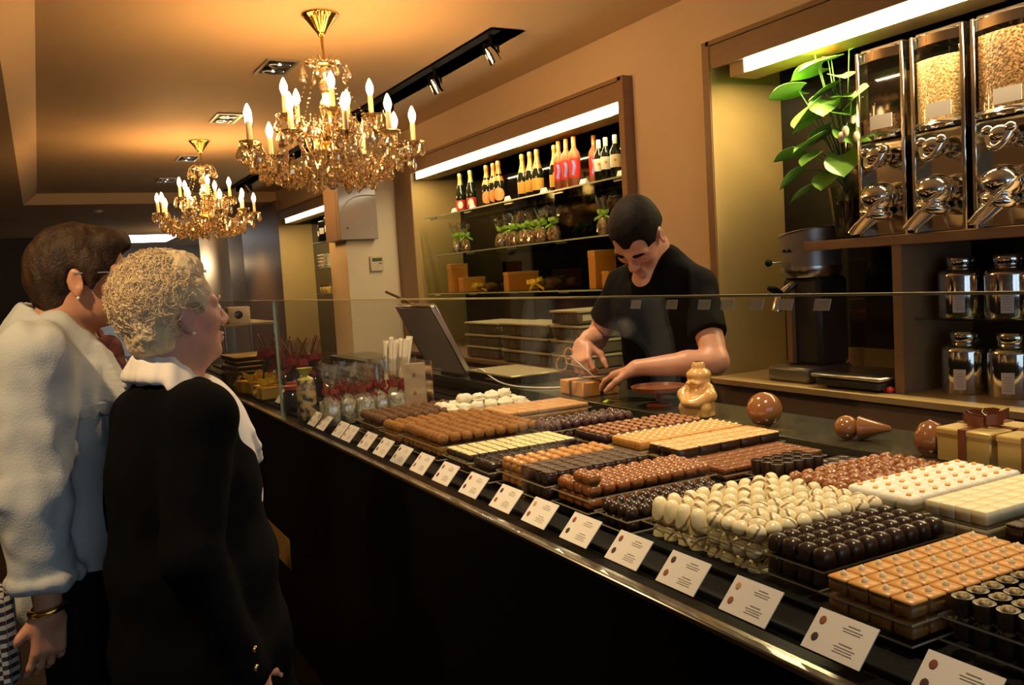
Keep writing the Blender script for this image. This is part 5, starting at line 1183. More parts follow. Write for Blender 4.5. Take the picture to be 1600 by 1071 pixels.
def hand(c, w, d, n, th, s=1.0, curl=(.5, .55, .6, .65), thumb=(.5, .4), spread=.10):
    """w wrist, d finger direction, n back of hand, th thumb side"""
    d, n = nrm(d), nrm(n); th = nrm(np.cross(n, d)) * (1 if np.dot(np.cross(n, d), th) > 0 else -1); n = n - d * (n @ d); n = nrm(n)
    P = lambda a, b, e: A_(w) + s * (a * d + b * th + e * n); R = np.stack([d, th, n], 1)
    c.ell(P(.012, 0, 0), (.03 * s, .025 * s, .019 * s), R, .02); c.box(P(.052, .0, 0), (.034 * s, .028 * s, .004 * s), R, .010 * s, .015)
    c.ell(P(.030, .024, -.008), (.030 * s, .017 * s, .016 * s), R, .015)
    for k, (off, L, cu) in enumerate(zip((.030, .0105, -.0095, -.0285), (.074, .082, .077, .060), curl)):
        p = P(.088 - (0, 0, .002, .008)[k], off, 0); a = 0.0; sd = th * spread * (1.2 - .8 * k); pts = [p]; 
        for seg, fr in ((0, .46), (1, .30), (2, .24)):
            a += cu * (.75, 1.1, .7)[seg]; dd = nrm(d * cos(a) - n * sin(a) + sd * cos(a)); p = p + dd * L * fr * s; pts.append(p)
        c.path(pts, [.0098 * s, .0088 * s, .0080 * s, .0068 * s], .005)
    p0 = P(.022, .030, -.006); dd = nrm(d * .65 + th * .72 - n * thumb[0]); p1 = p0 + dd * .045 * s; d2 = nrm(dd * (1 - thumb[1]) + d * thumb[1] * 1.0 - n * thumb[1] * .5); p2 = p1 + d2 * .030 * s; p3 = p2 + d2 * .022 * s
    c.path([p0, p1, p2, p3], [.015 * s, .0115 * s, .010 * s, .008 * s], .008)
def finish(c, name, mat, t, base, smooth=2):
    me = c.mesh(name, smooth); me.transform(Matrix.Translation(-V(base))); return link(name, me, mat, t)
def legs(c, ctr, f, z_hip, r=(.085, .06, .045), half_w=.09, k=.03, foot=True):
    f = nrm((f[0], f[1], 0)); l = A_((-f[1], f[0], 0)); ctr = A_(ctr, float); ank = []
    for q in (-1, 1):
        h = ctr + l * q * half_w + A_((0, 0, z_hip)); kn = ctr + l * q * (half_w + .01) + f * .02 + A_((0, 0, z_hip * .53)); an = ctr + l * q * (half_w + .015) - f * .02 + A_((0, 0, .085))
        c.path([h, kn, an], r, k); ank.append(an)
        if foot: c.path([an - A_((0, 0, .03)), an + f * .12 - A_((0, 0, .052)), an + f * .17 - A_((0, 0, .058))], [.036, .034, .024], .02)
    return ank
def shoes(t, base, ank, f, mat):
    f = nrm((f[0], f[1], 0))
    for a in ank:
        a = A_(a) - A_(base)
        MB().tube([V(a - f * .06) + V((0, 0, -.05)), V(a - f * .02) + V((0, 0, -.042)), V(a + f * .08) + V((0, 0, -.048)), V(a + f * .15) + V((0, 0, -.054)), V(a + f * .20) + V((0, 0, -.062))], [.028, .040, .045, .040, .018], 14, flat=.8).build('shoe', mat, t, ang=70)
m_skin_m = M('skin_server', (.60, .30, .19), .45, noise=(35, (.55, .25, .155), .3), sss=.06, bump=(220, .15, .002)); m_skin_a = M('skin_pale', (.62, .33, .24), .48, noise=(30, (.58, .27, .19), .3), sss=.06, bump=(160, .3, .002)); m_skin_b = M('skin_tan', (.56, .28, .16), .48, noise=(30, (.52, .24, .13), .3), sss=.06, bump=(180, .2, .002))
m_shirtb = M('black_shirt_cloth', (.0022, .0022, .0026), .85, bump=(300, .15, .002), spec=.08); m_tr = M('dark_trousers', (.006, .006, .007), .85, spec=.1)
m_hairb = M('near_black_hair', (.006, .004, .003), .7, noise=(70, (.014, .008, .005), .2, (1, 1, .3)), bump=(240, .5, .004), spec=.12); m_lip = M('lip', (.50, .18, .13), .4); m_shoe = M('black_leather', (.01, .01, .01), .35)

# ---------- the server, bent over the parcel
B = A_((2.06, 2.62, 0)); fB = (-.94, -.345); RB = basis(fB); F_, L_ = RB[:, 0], RB[:, 1]
hc = A_((1.855, 2.508, 1.560)); RH = basis((-.91, -.42), radians(60), radians(-6))
shL, shR = A_((2.030, 2.415, 1.372)), A_((1.930, 2.710, 1.385)); elL, elR = A_((1.955, 2.245, 1.125)), A_((1.885, 2.845, 1.185)); wrL, wrR = A_((1.76, 2.415, 1.112)), A_((1.735, 2.715, 1.180))
c7 = A_((1.985, 2.565, 1.475))
t = thing('person', 'dark-haired man in a black short-sleeved shirt bending over an orange box behind the counter', 'person', tuple(B))
c = Clay((1.45, 2.05, 0), (2.35, 3.05, 1.74), .0048, (1.03, 1.72, .0034))
TH = head(c, hc, RH, 1.05)
c.path([c7 - A_((0, 0, .03)), (c7 + TH(-.03, 0, -.06)) / 2, TH(-.022, 0, -.05)], [.066, .056, .056], .03)
c.cone(c7 + F_ * .050 + A_((0, 0, .02)), c7 + F_ * .088 - A_((0, 0, .085)), .038, .032, .03); c.ell(c7 + F_ * .018 - A_((0, 0, .135)), (.108, .13, .14), RB, .03); c.path([c7 - A_((0, 0, .15)), B + A_((0, 0, 1.10)) , B + A_((0, 0, .95))], [.10, .11, .12], .05)
for sh, el, wr in ((shL, elL, wrL), (shR, elR, wrR)):
    c.path([c7 - A_((0, 0, .06)), sh], [.06, .058], .03); c.path([sh, (sh + el) / 2, el], [.056, .050, .041], .02); c.path([el, el * .65 + wr * .35, wr], [.043, .043, .028], .015)
hand(c, wrL, A_((1.70, 2.60, 1.060)) - wrL, (.05, -.45, 1), (-1, -.4, 0), 1.02, (.35, .4, .45, .5), (.3, .5))
hand(c, wrR, A_((1.665, 2.620, 1.085)) - wrR, (-.75, -.45, .25), (.3, -.8, -.3), 1.04, (1.0, 1.15, 1.25, 1.3), (.75, .7))
legs(c, B, fB, .94, (.080, .055, .042)); finish(c, 'body', m_skin_m, t, B)
face_bits(t, B, TH, RH, 1.05, m_hairb, .0042, True, m_lip)
c = Clay((1.65, 2.25, 1.35), (2.10, 2.80, 1.78), .0032)
E = lambda p, r, k=.012, mode='add': c.ell(TH(*p), tuple(1.05 * x for x in r), RH, k, mode)
E((-.016, 0, .040), (.105, .084, .094)); E((-.070, 0, -.01), (.048, .066, .060), .02)
E((.128, 0, -.030), (.080, .088, .104), .006, 'cut'); E((.088, .046, .050), (.036, .030, .036), .012, 'cut'); E((.088, -.046, .050), (.036, .030, .036), .012, 'cut')
for q in (-1, 1): E((-.004, q * .092, -.012), (.030, .030, .042), .008, 'cut'); E((.04, q * .07, -.06), (.05, .04, .045), .006, 'cut')
E((-.02, 0, -.105), (.12, .09, .055), .008, 'cut')
c.disp(lambda X, Y, Z: .0008 * wob(X, Y, Z, 150)); finish(c, 'hair', m_hairb, t, B, 1)
# shirt
c = Clay((1.72, 2.10, .86), (2.35, 3.05, 1.60), .0046)
ch = c7 + F_ * .015
c.ell(ch - A_((0, 0, .165)), (.125, .185, .17), RB, .05); c.ell(B + F_ * .035 + A_((0, 0, 1.13)), (.125, .170, .16), RB, .06); c.ell(B + F_ * .01 + A_((0, 0, .97)), (.125, .175, .12), RB, .05)
c.path([c7 - L_ * .03 - A_((0, 0, .03)), c7 + L_ * .03 - A_((0, 0, .03))], [.075, .075], .04)
for sh, el in ((shL, elL), (shR, elR)):
    c.path([c7 - A_((0, 0, .040)), sh], [.070, .062], .05); d = nrm(el - sh); he = sh + d * (np.linalg.norm(el - sh) * .66); c.path([sh, he + d * .08], [.064, .068], .035)
    x = nrm(np.cross(d, (0, 0, 1))); c.box(he + d * .08, (.12, .12, .078), np.stack([x, np.cross(d, x), d], 1), .001, .003, 'cut')
c.ell(c7 + F_ * .035 + A_((0, 0, .075)), (.064, .052, .070), RB, .008, 'cut'); c.cone(c7 + F_ * .080 + A_((0, 0, .030)), c7 + F_ * .150 - A_((0, 0, .080)), .044, .010, .006, 'cut')
nk = c7 + A_((0, 0, .018)) + F_ * .012
ring = [nk + F_ * (-cos(a) * .072 + (.02 if abs(a) > 2 else 0)) + L_ * sin(a) * .072 + A_((0, 0, .018 * cos(a) - .045 * max(0, abs(a) - 1.2))) for a in np.linspace(-2.5, 2.5, 15)]
mcol = [(ring, .010)] + [([p + (p - nk) * k - A_((0, 0, d)) for p in ring], .009) for k, d in ((.06, .006), (.12, .012), (.19, .019), (.26, .026), (.33, .034), (.40, .042))]
c.disp(lambda X, Y, Z: .0035 * wob(X, Y, Z, 38, .5) + .0020 * wob(X, Y, Z, 80, 2))
for pts, r in mcol: c.path(pts, [r] * 15, .005)
finish(c, 'shirt', m_shirtb, t, B)
c = Clay((1.75, 2.30, .02), (2.35, 2.95, 1.05), .009); ak = legs(c, B, fB, .93, (.100, .082, .078), k=.04, foot=False); c.ell(B + A_((0, 0, .95)), (.125, .17, .10), RB, .05); c.half((0, 0, .06), (0, 0, -1)); finish(c, 'trousers', m_tr, t, B); shoes(t, B, ak, fB, m_shoe)
# scissors with brass rings in his right hand
p1, p2 = V((1.665, 2.70, 1.155)), V((1.650, 2.725, 1.118))
t2 = thing('scissors', 'pair of brass-ringed scissors held in the right hand of the server', 'scissors', tuple(p1)); b = MB(); cc = []
for p, r in ((p1, .020), (p2, .026)):
    pts = [p - p1 + V((-.25, .97, 0)) * r * cos(a) + V((.2, .1, .97)) * r * sin(a) for a in np.linspace(0, 2 * pi, 21)]; b.tube(pts, .0035, 8, cap=False)
b.build('handle_rings', m_brass, t2, ang=80); b = MB(); b.tube([p1 - p1 + V((0, -.018, -.006)), V((.006, -.10, -.05)), V((.006, -.16, -.075))], [.004, .005, .001], 8, flat=.5); b.tube([p2 - p1 + V((.0, -.024, .004)), V((.008, -.10, -.047)), V((.008, -.16, -.078))], [.004, .005, .001], 8, flat=.5); b.build('blades', m_steel, t2, ang=80)

# ---------- white-haired customer in a dark cardigan
B = A_((.235, 2.06, 0)); fB = (.93, .36); RB = basis(fB); F_, L_ = RB[:, 0], RB[:, 1]
hc = A_((.260, 2.03, 1.408)); RH = basis((.965, .26), radians(-3)); s = .95
t = thing('person', 'white-haired woman in a black cardigan over a white blouse looking at the counter', 'person', tuple(B))
shR, shL = A_((.275, 1.900, 1.195)), A_((.195, 2.195, 1.170)); elR, elL = A_((.225, 1.845, .925)), A_((.14, 2.28, .925)); wrR, wrL = A_((.320, 1.875, .650)), A_((.25, 2.28, .65)); c7 = A_((.232, 2.045, 1.280))
c = Clay((-.15, 1.70, 0), (.66, 2.48, 1.58), .0048, (1.20, 1.57, .0034)); TH = head(c, hc, RH, s, True)
c.path([c7 - A_((0, 0, .03)), (c7 + TH(-.03, 0, -.06)) / 2, TH(-.02, 0, -.05)], [.060, .053, .054], .03); c.ell(TH(.03, 0, -.105), (.035, .03, .03), RH, .025)
c.ell(c7 + F_ * .03 - A_((0, 0, .15)), (.11, .15, .14), RB, .04); c.path([c7 - A_((0, 0, .15)), B + A_((0, 0, .95)), B + A_((0, 0, .85))], [.10, .12, .13], .05)
for sh, el, wr in ((shL, elL, wrL), (shR, elR, wrR)): c.path([c7 - A_((0, 0, .05)), sh], [.055, .052], .03); c.path([sh, el], [.048, .038], .02); c.path([el, wr], [.038, .026], .015)
hand(c, wrR, (.25, .05, -1), (.2, -1, 0), (1, .2, 0), .95); hand(c, wrL, (.25, .05, -1), (-.2, 1, 0), (1, .2, 0), .95)
legs(c, B, fB, .85, (.085, .06, .045)); finish(c, 'body', m_skin_a, t, B); face_bits(t, B, TH, RH, s, M('pale_brow', (.45, .32, .22), .7), .0030, False, m_lip, (.12, .16, .22))
m_hairw = M('white_blond_hair', (.80, .66, .42), .7, noise=(26, (.60, .46, .27), .28), bump=(160, .5, .006), spec=.3)
c = Clay((.0, 1.80, 1.24), (.48, 2.28, 1.62), .0028); E = lambda p, r, k=.012, mode='add': c.ell(TH(*p), tuple(s * x for x in r), RH, k, mode)
E((-.024, 0, .045), (.110, .098, .098)); E((-.066, 0, .0), (.058, .086, .085), .03); E((-.060, 0, -.050), (.050, .070, .045), .02); E((.012, 0, .100), (.060, .075, .042), .02)
for q in (-1, 1): E((.022, q * .070, .030), (.040, .025, .045), .015)
E((.136, 0, -.020), (.118, .15, .150), .010, 'cut')
for q in (-1, 1): E((-.002, q * .100, -.018), (.034, .042, .046), .008, 'cut'); E((.052, q * .07, -.055), (.056, .045, .056), .006, 'cut')
c.disp(lambda X, Y, Z: .0032 * wob(X, Y, Z, 60) + .0020 * wob(X, Y, Z, 130, 1.7) + .0022 * wob(X, Y, Z, 300, .6)); ho = finish(c, 'hair', m_hairw, t, B, 1)
# loose curls over the set hair
rn = random.Random(12); b = MB()
for i in range(2200):
    th_, ph = rn.uniform(-3.14, 3.14), rn.uniform(-.75, 1.5); q = A_((-cos(th_) * cos(ph), sin(th_) * cos(ph), sin(ph)))
    p = A_((-.030, 0, .036)) + q * A_((.108, .100, .106)) * rn.uniform(.97, 1.05)
    if ((p[0] - .136) / .130) ** 2 + ((p[2] + .02) / .165) ** 2 < 1 or (abs(p[1]) > .05 and abs(p[0]) < .042 and p[2] < .030): continue
    tg = nrm(np.cross(q, (rn.uniform(-1, 1), rn.uniform(-1, 1), rn.uniform(-1, 1)))); bt = np.cross(q, tg); r = rn.uniform(.010, .024); tu = rn.uniform(1.2, 3.0)
    b.tube([V(TH(*(p + tg * (r * cos(w)) + bt * (r * sin(w)) + q * rn.uniform(.002, .010) * (w / tu))) - B) for w in np.linspace(0, tu, 7)], [.0005, .0008, .0010, .0010, .0009, .0007, .0003], 4)
b.build('curls', m_hairw, t, ang=80)
ea = TH(-.002, -.088, -.043) - B; MB().ell(V(ea), .0042, seg=10, rings=8).build('pearl_earring', M('pearl', (.85, .80, .74), .15), t, ang=80)
# blouse, then the open cardigan
m_bl = M('white_blouse', (.80, .76, .72), .7, bump=(90, .2, .003)); m_cd = M('black_cardigan', (.003, .003, .0036), .95, bump=(260, .4, .003), spec=.06)
c = Clay((-.02, 1.78, .60), (.54, 2.36, 1.40), .0048)
c.ell(c7 + F_ * .045 - A_((0, 0, .15)), (.115, .155, .15), RB, .05); c.ell(B + F_ * .040 + A_((0, 0, 1.0)), (.140, .165, .17), RB, .05); c.ell(B + F_ * .025 + A_((0, 0, .82)), (.15, .17, .16), RB, .05)
nk = c7 + A_((0, 0, .024)) + F_ * .018
ring = [nk + F_ * (-cos(a) * .074 + (.03 if abs(a) > 2 else 0)) + L_ * sin(a) * .074 + A_((0, 0, .012 * cos(a) - .060 * max(0, abs(a) - 1.0))) for a in np.linspace(-2.7, 2.7, 17)]
c.path(ring, [.013] * 17, .006); aa = np.linspace(-2.7, 2.7, 17); fl = lambda k, d: [p + (p - nk) * k * (.35 + .65 * min(1, abs(a) / 1.3)) - A_((0, 0, d)) for p, a in zip(ring, aa)]
for k_ in (.1, .2, .3, .4, .5): c.path(fl(k_, .08 * k_), [.0105] * 17, .009)
for k_ in (.58, .66): c.path(fl(k_, .085 * k_)[:6], [.010] * 6, .009); c.path(fl(k_, .085 * k_)[-6:], [.010] * 6, .009)
c.ell(TH(-.02, 0, -.11), (.054, .052, .075), RB, .008, 'cut'); c.disp(lambda X, Y, Z: .002 * wob(X, Y, Z, 45)); finish(c, 'blouse', m_bl, t, B)
c = Clay((-.12, 1.72, .36), (.62, 2.46, 1.36), .0050)
c.ell(c7 + F_ * .012 - A_((0, 0, .145)), (.120, .162, .155), RB, .05)
for z, rf, rl, df in ((1.02, .158, .188, .018), (.84, .182, .205, .022), (.66, .196, .215, .028), (.50, .200, .218, .028)): c.ell(B + F_ * df + A_((0, 0, z)), (rf, rl, .17), RB, .06)
for sh, el, wr in ((shL, elL, wrL), (shR, elR, wrR)): c.path([c7 - A_((0, 0, .075)), sh], [.060, .068], .04); c.path([sh, el], [.070, .062], .03); c.path([el, wr], [.060, .045], .03)
# front opening, neckline, hem
for z0, z1, w0, w1 in ((1.30, 1.12, .07, .045), (1.12, .30, .045, .03)): c.box((B + F_ * .20 + A_((0, 0, (z0 + z1) / 2))), (.085, (w0 + w1) / 2, (z0 - z1) / 2), RB, .005, .008, 'cut')
c.ell(c7 + F_ * .045 + A_((0, 0, .065)), (.105, .100, .100), RB, .01, 'cut'); c.half((0, 0, .40), (0, 0, -1))
c.disp(lambda X, Y, Z: (.0045 * wob(X, Y, Z * .25, 34, .8) + .0025 * wob(X, Y, Z, 60, 2)) * np.clip((1.34 - Z) * 3, .2, 1)); finish(c, 'cardigan', m_cd, t, B)
for u in (.02, .06): p = wrR + A_((.010, -.043, u)) - B; MB().ell(V(p), (.008, .005, .008), seg=10, rings=6).build('cuff_button', m_brass, t, ang=80)
c = Clay((-.1, 1.75, .02), (.55, 2.4, .95), .010); ak = legs(c, B, fB, .86, (.10, .085, .080), k=.05, foot=False); c.half((0, 0, .06), (0, 0, -1)); finish(c, 'trousers', m_tr, t, B); shoes(t, B, ak, fB, m_shoe)

# ---------- brown-haired customer in a pale denim shirt
B = A_((.035, 2.42, 0)); fB = (.965, -.26); RB = basis(fB); F_, L_ = RB[:, 0], RB[:, 1]
hc = A_((.108, 2.39, 1.502)); RH = basis((.97, -.24), radians(2)); s = 1.0
t = thing('person', 'short brown-haired woman with glasses in a pale blue denim shirt at the left edge', 'person', tuple(B))
shR, shL = A_((-.020, 2.225, 1.325)), A_((.075, 2.60, 1.325)); elR, elL = A_((-.045, 2.175, 1.03)), A_((.07, 2.66, 1.03)); wrR, wrL = A_((-.040, 2.185, .765)), A_((.15, 2.65, .77)); c7 = A_((.025, 2.41, 1.395))
c = Clay((-.25, 2.02, 0), (.40, 2.80, 1.68), .0048, (1.28, 1.67, .0034)); TH = head(c, hc, RH, s, True)
c.path([c7 - A_((0, 0, .03)), (c7 + TH(-.03, 0, -.06)) / 2, TH(-.02, 0, -.05)], [.062, .054, .054], .03)
c.ell(c7 + F_ * .03 - A_((0, 0, .15)), (.11, .15, .14), RB, .04); c.path([c7 - A_((0, 0, .15)), B + A_((0, 0, 1.0)), B + A_((0, 0, .9))], [.10, .12, .13], .05)
for sh, el, wr in ((shL, elL, wrL), (shR, elR, wrR)): c.path([c7 - A_((0, 0, .05)), sh], [.055, .052], .03); c.path([sh, el], [.050, .040], .02); c.path([el, wr], [.041, .029], .015)
hand(c, wrR, (-.10, .0, -1), (.35, -.9, 0), (-.9, -.3, 0), .98, (.35, .4, .5, .55), (.1, .3), .14); hand(c, wrL, (.1, .0, -1), (.2, 1, 0), (.9, -.2, 0), .98)
legs(c, B, fB, .88, (.088, .06, .045)); finish(c, 'body', m_skin_b, t, B); face_bits(t, B, TH, RH, s, m_hairb, .0034, False, m_lip)
m_hairn = M('brown_hair', (.018, .008, .004), .6, noise=(40, (.055, .026, .010), .22, (1, 1, .25)), bump=(150, .7, .005), spec=.3)
c = Clay((-.10, 2.20, 1.36), (.30, 2.58, 1.70), .0030); E = lambda p, r, k=.012, mode='add': c.ell(TH(*p), tuple(s * x for x in r), RH, k, mode)
E((-.020, 0, .042), (.112, .090, .095)); E((-.072, 0, .0), (.062, .080, .085), .03); E((-.060, 0, -.060), (.050, .062, .042), .02); E((.06, 0, .085), (.045, .065, .036), .02)
for q in (-1, 1): E((.026, q * .074, .030), (.026, .016, .034), .012); E((.026, q * .074, -.006), (.010, .010, .024), .01)
E((.142, 0, -.040), (.104, .13, .112), .008, 'cut'); E((.112, 0, .045), (.036, .066, .030), .012, 'cut')
for q in (-1, 1): E((-.008, q * .100, -.012), (.026, .034, .042), .006, 'cut')
c.disp(lambda X, Y, Z: .0030 * wob(X, Y, Z * .4, 110) + .0016 * wob(X, Y, Z * .4, 260, 1)); finish(c, 'hair', m_hairn, t, B, 1)
mk = lambda *p: V(TH(*p) - B)
b = MB()
for q in (-1, 1): b.tube([mk(.108, q * .060, .010), mk(.06, q * .080, .014), mk(-.01, q * .086, .012)], .0020, 6); b.tube([mk(.116 - .004 * cos(a) ** 2, q * .034 + .024 * cos(a), .004 + .017 * sin(a)) for a in np.linspace(0, 2 * pi, 17)], .0014, 6, cap=False)
b.tube([mk(.117, -.011, .008), mk(.120, 0, .012), mk(.117, .011, .008)], .0015, 6); b.build('glasses', m_steel, t, ang=80)
MB().ell(V(TH(-.002, -.088, -.046) - B), .0040, seg=10, rings=8).build('pearl_earring', M('pearl'), t, ang=80)
m_den = M('pale_denim', (.50, .52, .50), .85, noise=(14, (.42, .45, .45), .3), bump=(240, .4, .003), spec=.2)
c = Clay((-.30, 2.00, .60), (.36, 2.86, 1.50), .0048)
c.ell(c7 + F_ * .012 - A_((0, 0, .155)), (.135, .190, .165), RB, .05)
for z, rf, rl in ((1.10, .150, .185), (.92, .165, .195), (.76, .170, .20)): c.ell(B + F_ * .012 + A_((0, 0, z)), (rf, rl, .16), RB, .06)
for sh, el, wr in ((shL, elL, wrL), (shR, elR, wrR)):
    c.path([c7 - A_((0, 0, .045)), sh], [.072, .076], .04); d = nrm(wr - el); cu = el + d * .20; c.path([sh, el], [.082, .078], .03); c.path([el, cu + d * .08], [.076, .066], .02)
    x = nrm(np.cross(d, (1, 0, 0))); c.box(cu + d * .085, (.12, .12, .078), np.stack([x, np.cross(d, x), d], 1), .001, .003, 'cut')
    c.path([cu - d * .016 + (x * cos(a) + np.cross(d, x) * sin(a)) * .062 for a in np.linspace(0, 2 * pi, 13)], [.018] * 13, .008)
nk = c7 + A_((0, 0, .030)) + F_ * .020
ring = [nk + F_ * (-cos(a) * .084 + (.04 if abs(a) > 2 else 0)) + L_ * sin(a) * .084 + A_((0, 0, .020 * cos(a) - .055 * max(0, abs(a) - .9))) for a in np.linspace(-2.6, 2.6, 17)]
collar = [(ring, .012)] + [([p + (p - nk) * k - A_((0, 0, d)) for p in ring], .011) for k, d in ((.06, .007), (.12, .014), (.18, .022), (.25, .030), (.32, .039), (.38, .047), (.44, .056), (.50, .065), (.56, .075), (.62, .085))]
c.ell(TH(-.02, 0, -.115), (.064, .062, .085), RB, .008, 'cut'); c.half((0, 0, .64), (0, 0, -1))
c.disp(lambda X, Y, Z: .0090 * wob(X, Y, Z * .35, 30, 1.2) + .0075 * wob(X, Y, Z * .35 + X * .5, 58, .3) + .0035 * wob(X, Y, Z * .9, 75, 2.2))
for pts, r in collar: c.path(pts, [r * .8] * 17, .004)
sh_ = finish(c, 'denim_shirt', m_den, t, B)
b = MB(); pk = F_ * .103 - L_ * .136 + A_((0, 0, 1.165)); RP = Matrix(RB.tolist()) @ rotz(-.85); nP = nrm(F_ * .66 - L_ * .75); b.box(V(pk), (.016, .095, .085), RP, .005); b.box(V(pk + nP * .007 + A_((0, 0, .030))), (.012, .10, .036), RP, .005); b.build('chest_pocket', m_den, t)
MB().ell(V(pk + nP * .015 + A_((0, 0, .020))), (.006, .007, .007)).build('button', M('dark_button', (.10, .11, .12), .3), t)
b = MB(); b.tube([V(wrR - B + A_((.036 * cos(a), .036 * sin(a), .006 * cos(a) + .010))) for a in np.linspace(0, 2 * pi, 25)], .008, 10, cap=False); b.build('gold_bangle', M('gold_bangle', (.80, .50, .10), .18, 1), t, ang=80)
c = Clay((-.1, 2.2, 1.22), (.25, 2.62, 1.42), .004); c.path([c7 + F_ * .06 + L_ * u * .10 + A_((0, 0, -.02 - .05 * (1 - abs(u)))) + F_ * .06 * (1 - abs(u)) for u in np.linspace(-.35, 1, 9)], [.016] * 9, .012); c.path([c7 + F_ * .125 - A_((0, 0, .06)), c7 + F_ * .14 - A_((0, 0, .14))], [.026, .03], .012); c.disp(lambda X, Y, Z: .004 * wob(X, Y, Z, 90)); finish(c, 'neck_scarf', M('plaid_scarf', (.05, .005, .006), .8, noise=(60, (.12, .03, .02), .10)), t, B)
c = Clay((-.3, 2.1, .02), (.36, 2.75, .95), .010); ak = legs(c, B, fB, .90, (.095, .085, .08), k=.05, foot=False); c.ell(B + A_((0, 0, .86)), (.11, .14, .08), RB, .05); c.half((0, 0, .06), (0, 0, -1)); finish(c, 'trousers', m_tr, t, B); shoes(t, B, ak, fB, m_shoe)
# woven bag under her arm
def weave():
    m = M('black_white_weave', (.5, .5, .5), .6); nt = m.node_tree; b = nt.nodes['Principled BSDF']; tc = nt.nodes.new('ShaderNodeTexCoord'); ck = nt.nodes.new('ShaderNodeTexChecker'); ck.inputs['Scale'].default_value = 64
    mp = nt.nodes.new('ShaderNodeMapping'); mp.inputs['Scale'].default_value = (1, 1, 1.6); nt.links.new(tc.outputs['Object'], mp.inputs[0]); nt.links.new(mp.outputs[0], ck.inputs['Vector'])
    ck.inputs['Color1'].default_value = (.40, .38, .34, 1); ck.inputs['Color2'].default_value = (.012, .012, .013, 1); nt.links.new(ck.outputs[0], b.inputs['Base Color']); return m
t = thing('woven_bag', 'black and white woven bag hanging beside the hand at the lower left edge', 'handbag', (-.215, 2.20, .62))
b = MB(); b.box((0, 0, .11), (.22, .10, .22), None, .02, taper=.9); b.build('bag', weave(), t)
b = MB(); b.tube(bez((-.08, 0, .22), (-.08, 0, .42), (.05, .02, .44), (.06, 0, .22), 12), .008, 8); b.build('handle', m_shoe, t, ang=80)
# ------------------------------------------------------------------ light
WARM = (1, .47, .13); STRIP = (1, .76, .40); DAY = (.62, .76, 1.0)
def lamp(kind, name, loc, power, color, size=.1, rot_=None, size_y=None, spot_=None, blend=.4):
    l = bpy.data.lights.new(name, kind); l.energy = power; l.color = color
    if kind == 'AREA':
        l.size = size
        if size_y: l.shape = 'RECTANGLE'; l.size_y = size_y
    else: l.shadow_soft_size = size
    if kind == 'SPOT': l.spot_size = radians(spot_); l.spot_blend = blend
    o = bpy.data.objects.new(name, l); COL.objects.link(o); o.location = loc
    if rot_ is not None: o.rotation_euler = rot_
    return o
def aim(o, tgt):
    d = V(tgt) - o.location; o.rotation_euler = d.to_track_quat('-Z', 'Y').to_euler()
# candle bulbs: the flames' own power, one lamp per ring side
for (x, y, p) in ((1.387, 4.464, 1.0), (1.41, 8.42, 1.0)):
    for k in range(5):
        a = 2 * pi * k / 5 + .3; lamp('POINT', 'candle_light', (x + .42 * cos(a), y + .42 * sin(a), ZC - .50), 7.4 * p, WARM, .05)
    lamp('POINT', 'candle_light', (x, y, ZC - .42), 5 * p, WARM, .06)
# fluorescent strips behind the valances
def strip(y0, y1, p, z=2.34):
    o = lamp('AREA', 'niche_strip', (XF + .021, (y0 + y1) / 2, z), p, STRIP, .018, (0, radians(-12), 0), abs(y1 - y0)); return o
strip(4.34, 7.30, 25, 2.348); strip(.8, 3.2, 62, 2.348); strip(8.8, 12.0, 50, 2.330)
# track spots washing the wall and the counter
for y in (4.56, 5.37, 6.23):
    o = lamp('SPOT', 'track_spot', (2.42, y, 2.70), 95, (1, .55, .2), .01, None, None, 104, .06); aim(o, (3.1, y - .12, 1.75))
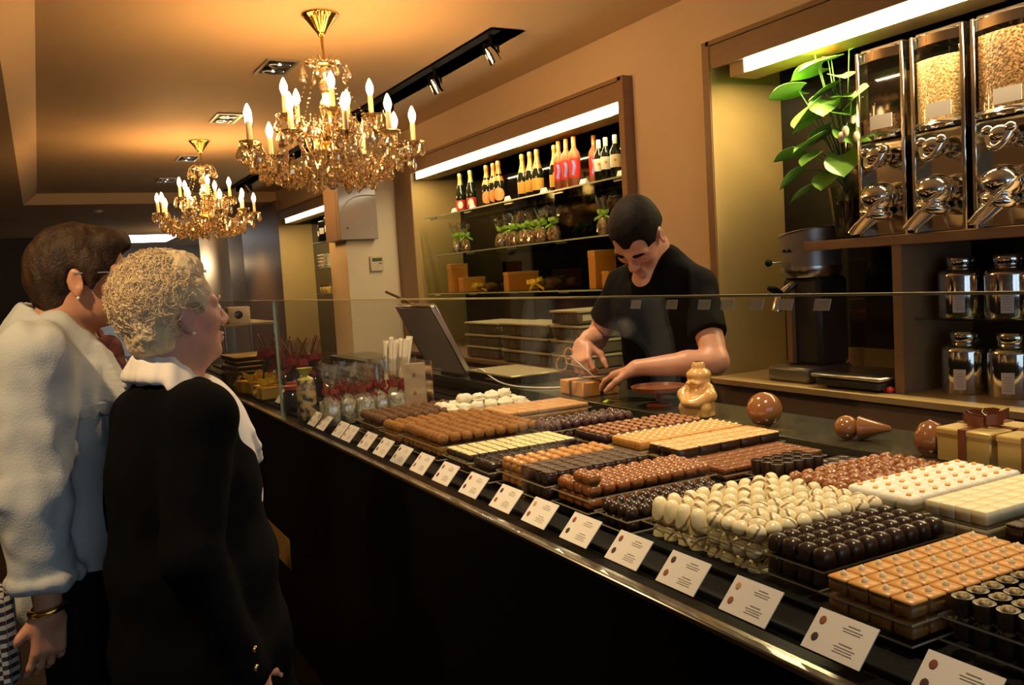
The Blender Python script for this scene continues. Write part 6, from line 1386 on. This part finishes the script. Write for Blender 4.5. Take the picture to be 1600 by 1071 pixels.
# recessed halogens; the brighter pair over the counter is added fill without fixtures
for x, y, p, g in ((1.43, 5.58, 60, 0), (1.438, 7.295, 60, 0), (1.46, 9.5, 60, 0), (1.474, 11.29, 60, 0), (1.30, 2.6, 135, 1), (1.30, .9, 135, 1)):
    o = lamp('SPOT', 'downlight_and_fill', (x, y, ZC - .03), p, (1, .74, .47) if g else (1, .62, .28), .04, None, None, 90, .6)
o = lamp('SPOT', 'soffit_spot', (-.75, 1.55, ZS - .03), 140, (1, .66, .32), .05, None, None, 80, .6); aim(o, (.05, 2.15, 1.3))
lamp('SPOT', 'far_fill', (2.3, 13.6, ZS - .03), 60, (1, .62, .26), .05, (0, 0, 0), None, 110, .6)  # added warm fill near the brown wall panel, no fixture there
# daylight through the shop window
o = lamp('AREA', 'window_daylight', (.8, -2.75, 1.5), 28, DAY, 4.0, (radians(90), 0, 0), 1.8)
# far room
o = lamp('AREA', 'panel_light', (2.1, 20.2, ZS - .03), 30, (1, .93, .82), 1.2, (0, 0, 0), 2.4)
lamp('POINT', 'wall_lamp_light', (2.72, 17.7, 2.0), 14, (1, .66, .34), .06)
wd = bpy.data.worlds.new('sky'); SC.world = wd; wd.use_nodes = True
wd.node_tree.nodes['Background'].inputs[0].default_value = (.55, .68, .9, 1); wd.node_tree.nodes['Background'].inputs[1].default_value = .5

# ------------------------------------------------------------------ camera
F = 1375.95
vp1 = V((60 - 800, 474 - 535.5, F)).normalized(); vp2 = V((3380 - 800, 276 - 535.5, F)).normalized()
zc = vp2.cross(vp1); zc = -zc if zc.y > 0 else zc
right = V((vp2.x, vp1.x, zc.x)); up = -V((vp2.y, vp1.y, zc.y)); fwd = V((vp2.z, vp1.z, zc.z))
cd = bpy.data.cameras.new('camera'); co = bpy.data.objects.new('camera', cd); COL.objects.link(co)
cd.sensor_width = 36; cd.lens = F / 1600 * 36; cd.clip_start = .05
Rm = Matrix((right, up, -fwd)).transposed()
co.matrix_world = Matrix.Translation((0, 0, 1.45)) @ Rm.to_4x4()
SC.camera = co
SC.view_settings.view_transform = 'Standard'; SC.view_settings.look = 'None'; SC.view_settings.gamma = 1; SC.view_settings.use_curve_mapping = False
SC.view_settings.exposure = 0.0
SC.cycles.use_denoising = True; SC.cycles.max_bounces = 10; SC.cycles.transparent_max_bounces = 24; SC.cycles.transmission_bounces = 8
SC.cycles.sample_clamp_indirect = 6; SC.cycles.sample_clamp_direct = 40; SC.cycles.caustics_reflective = False; SC.cycles.caustics_refractive = False; SC.cycles.blur_glossy = .5
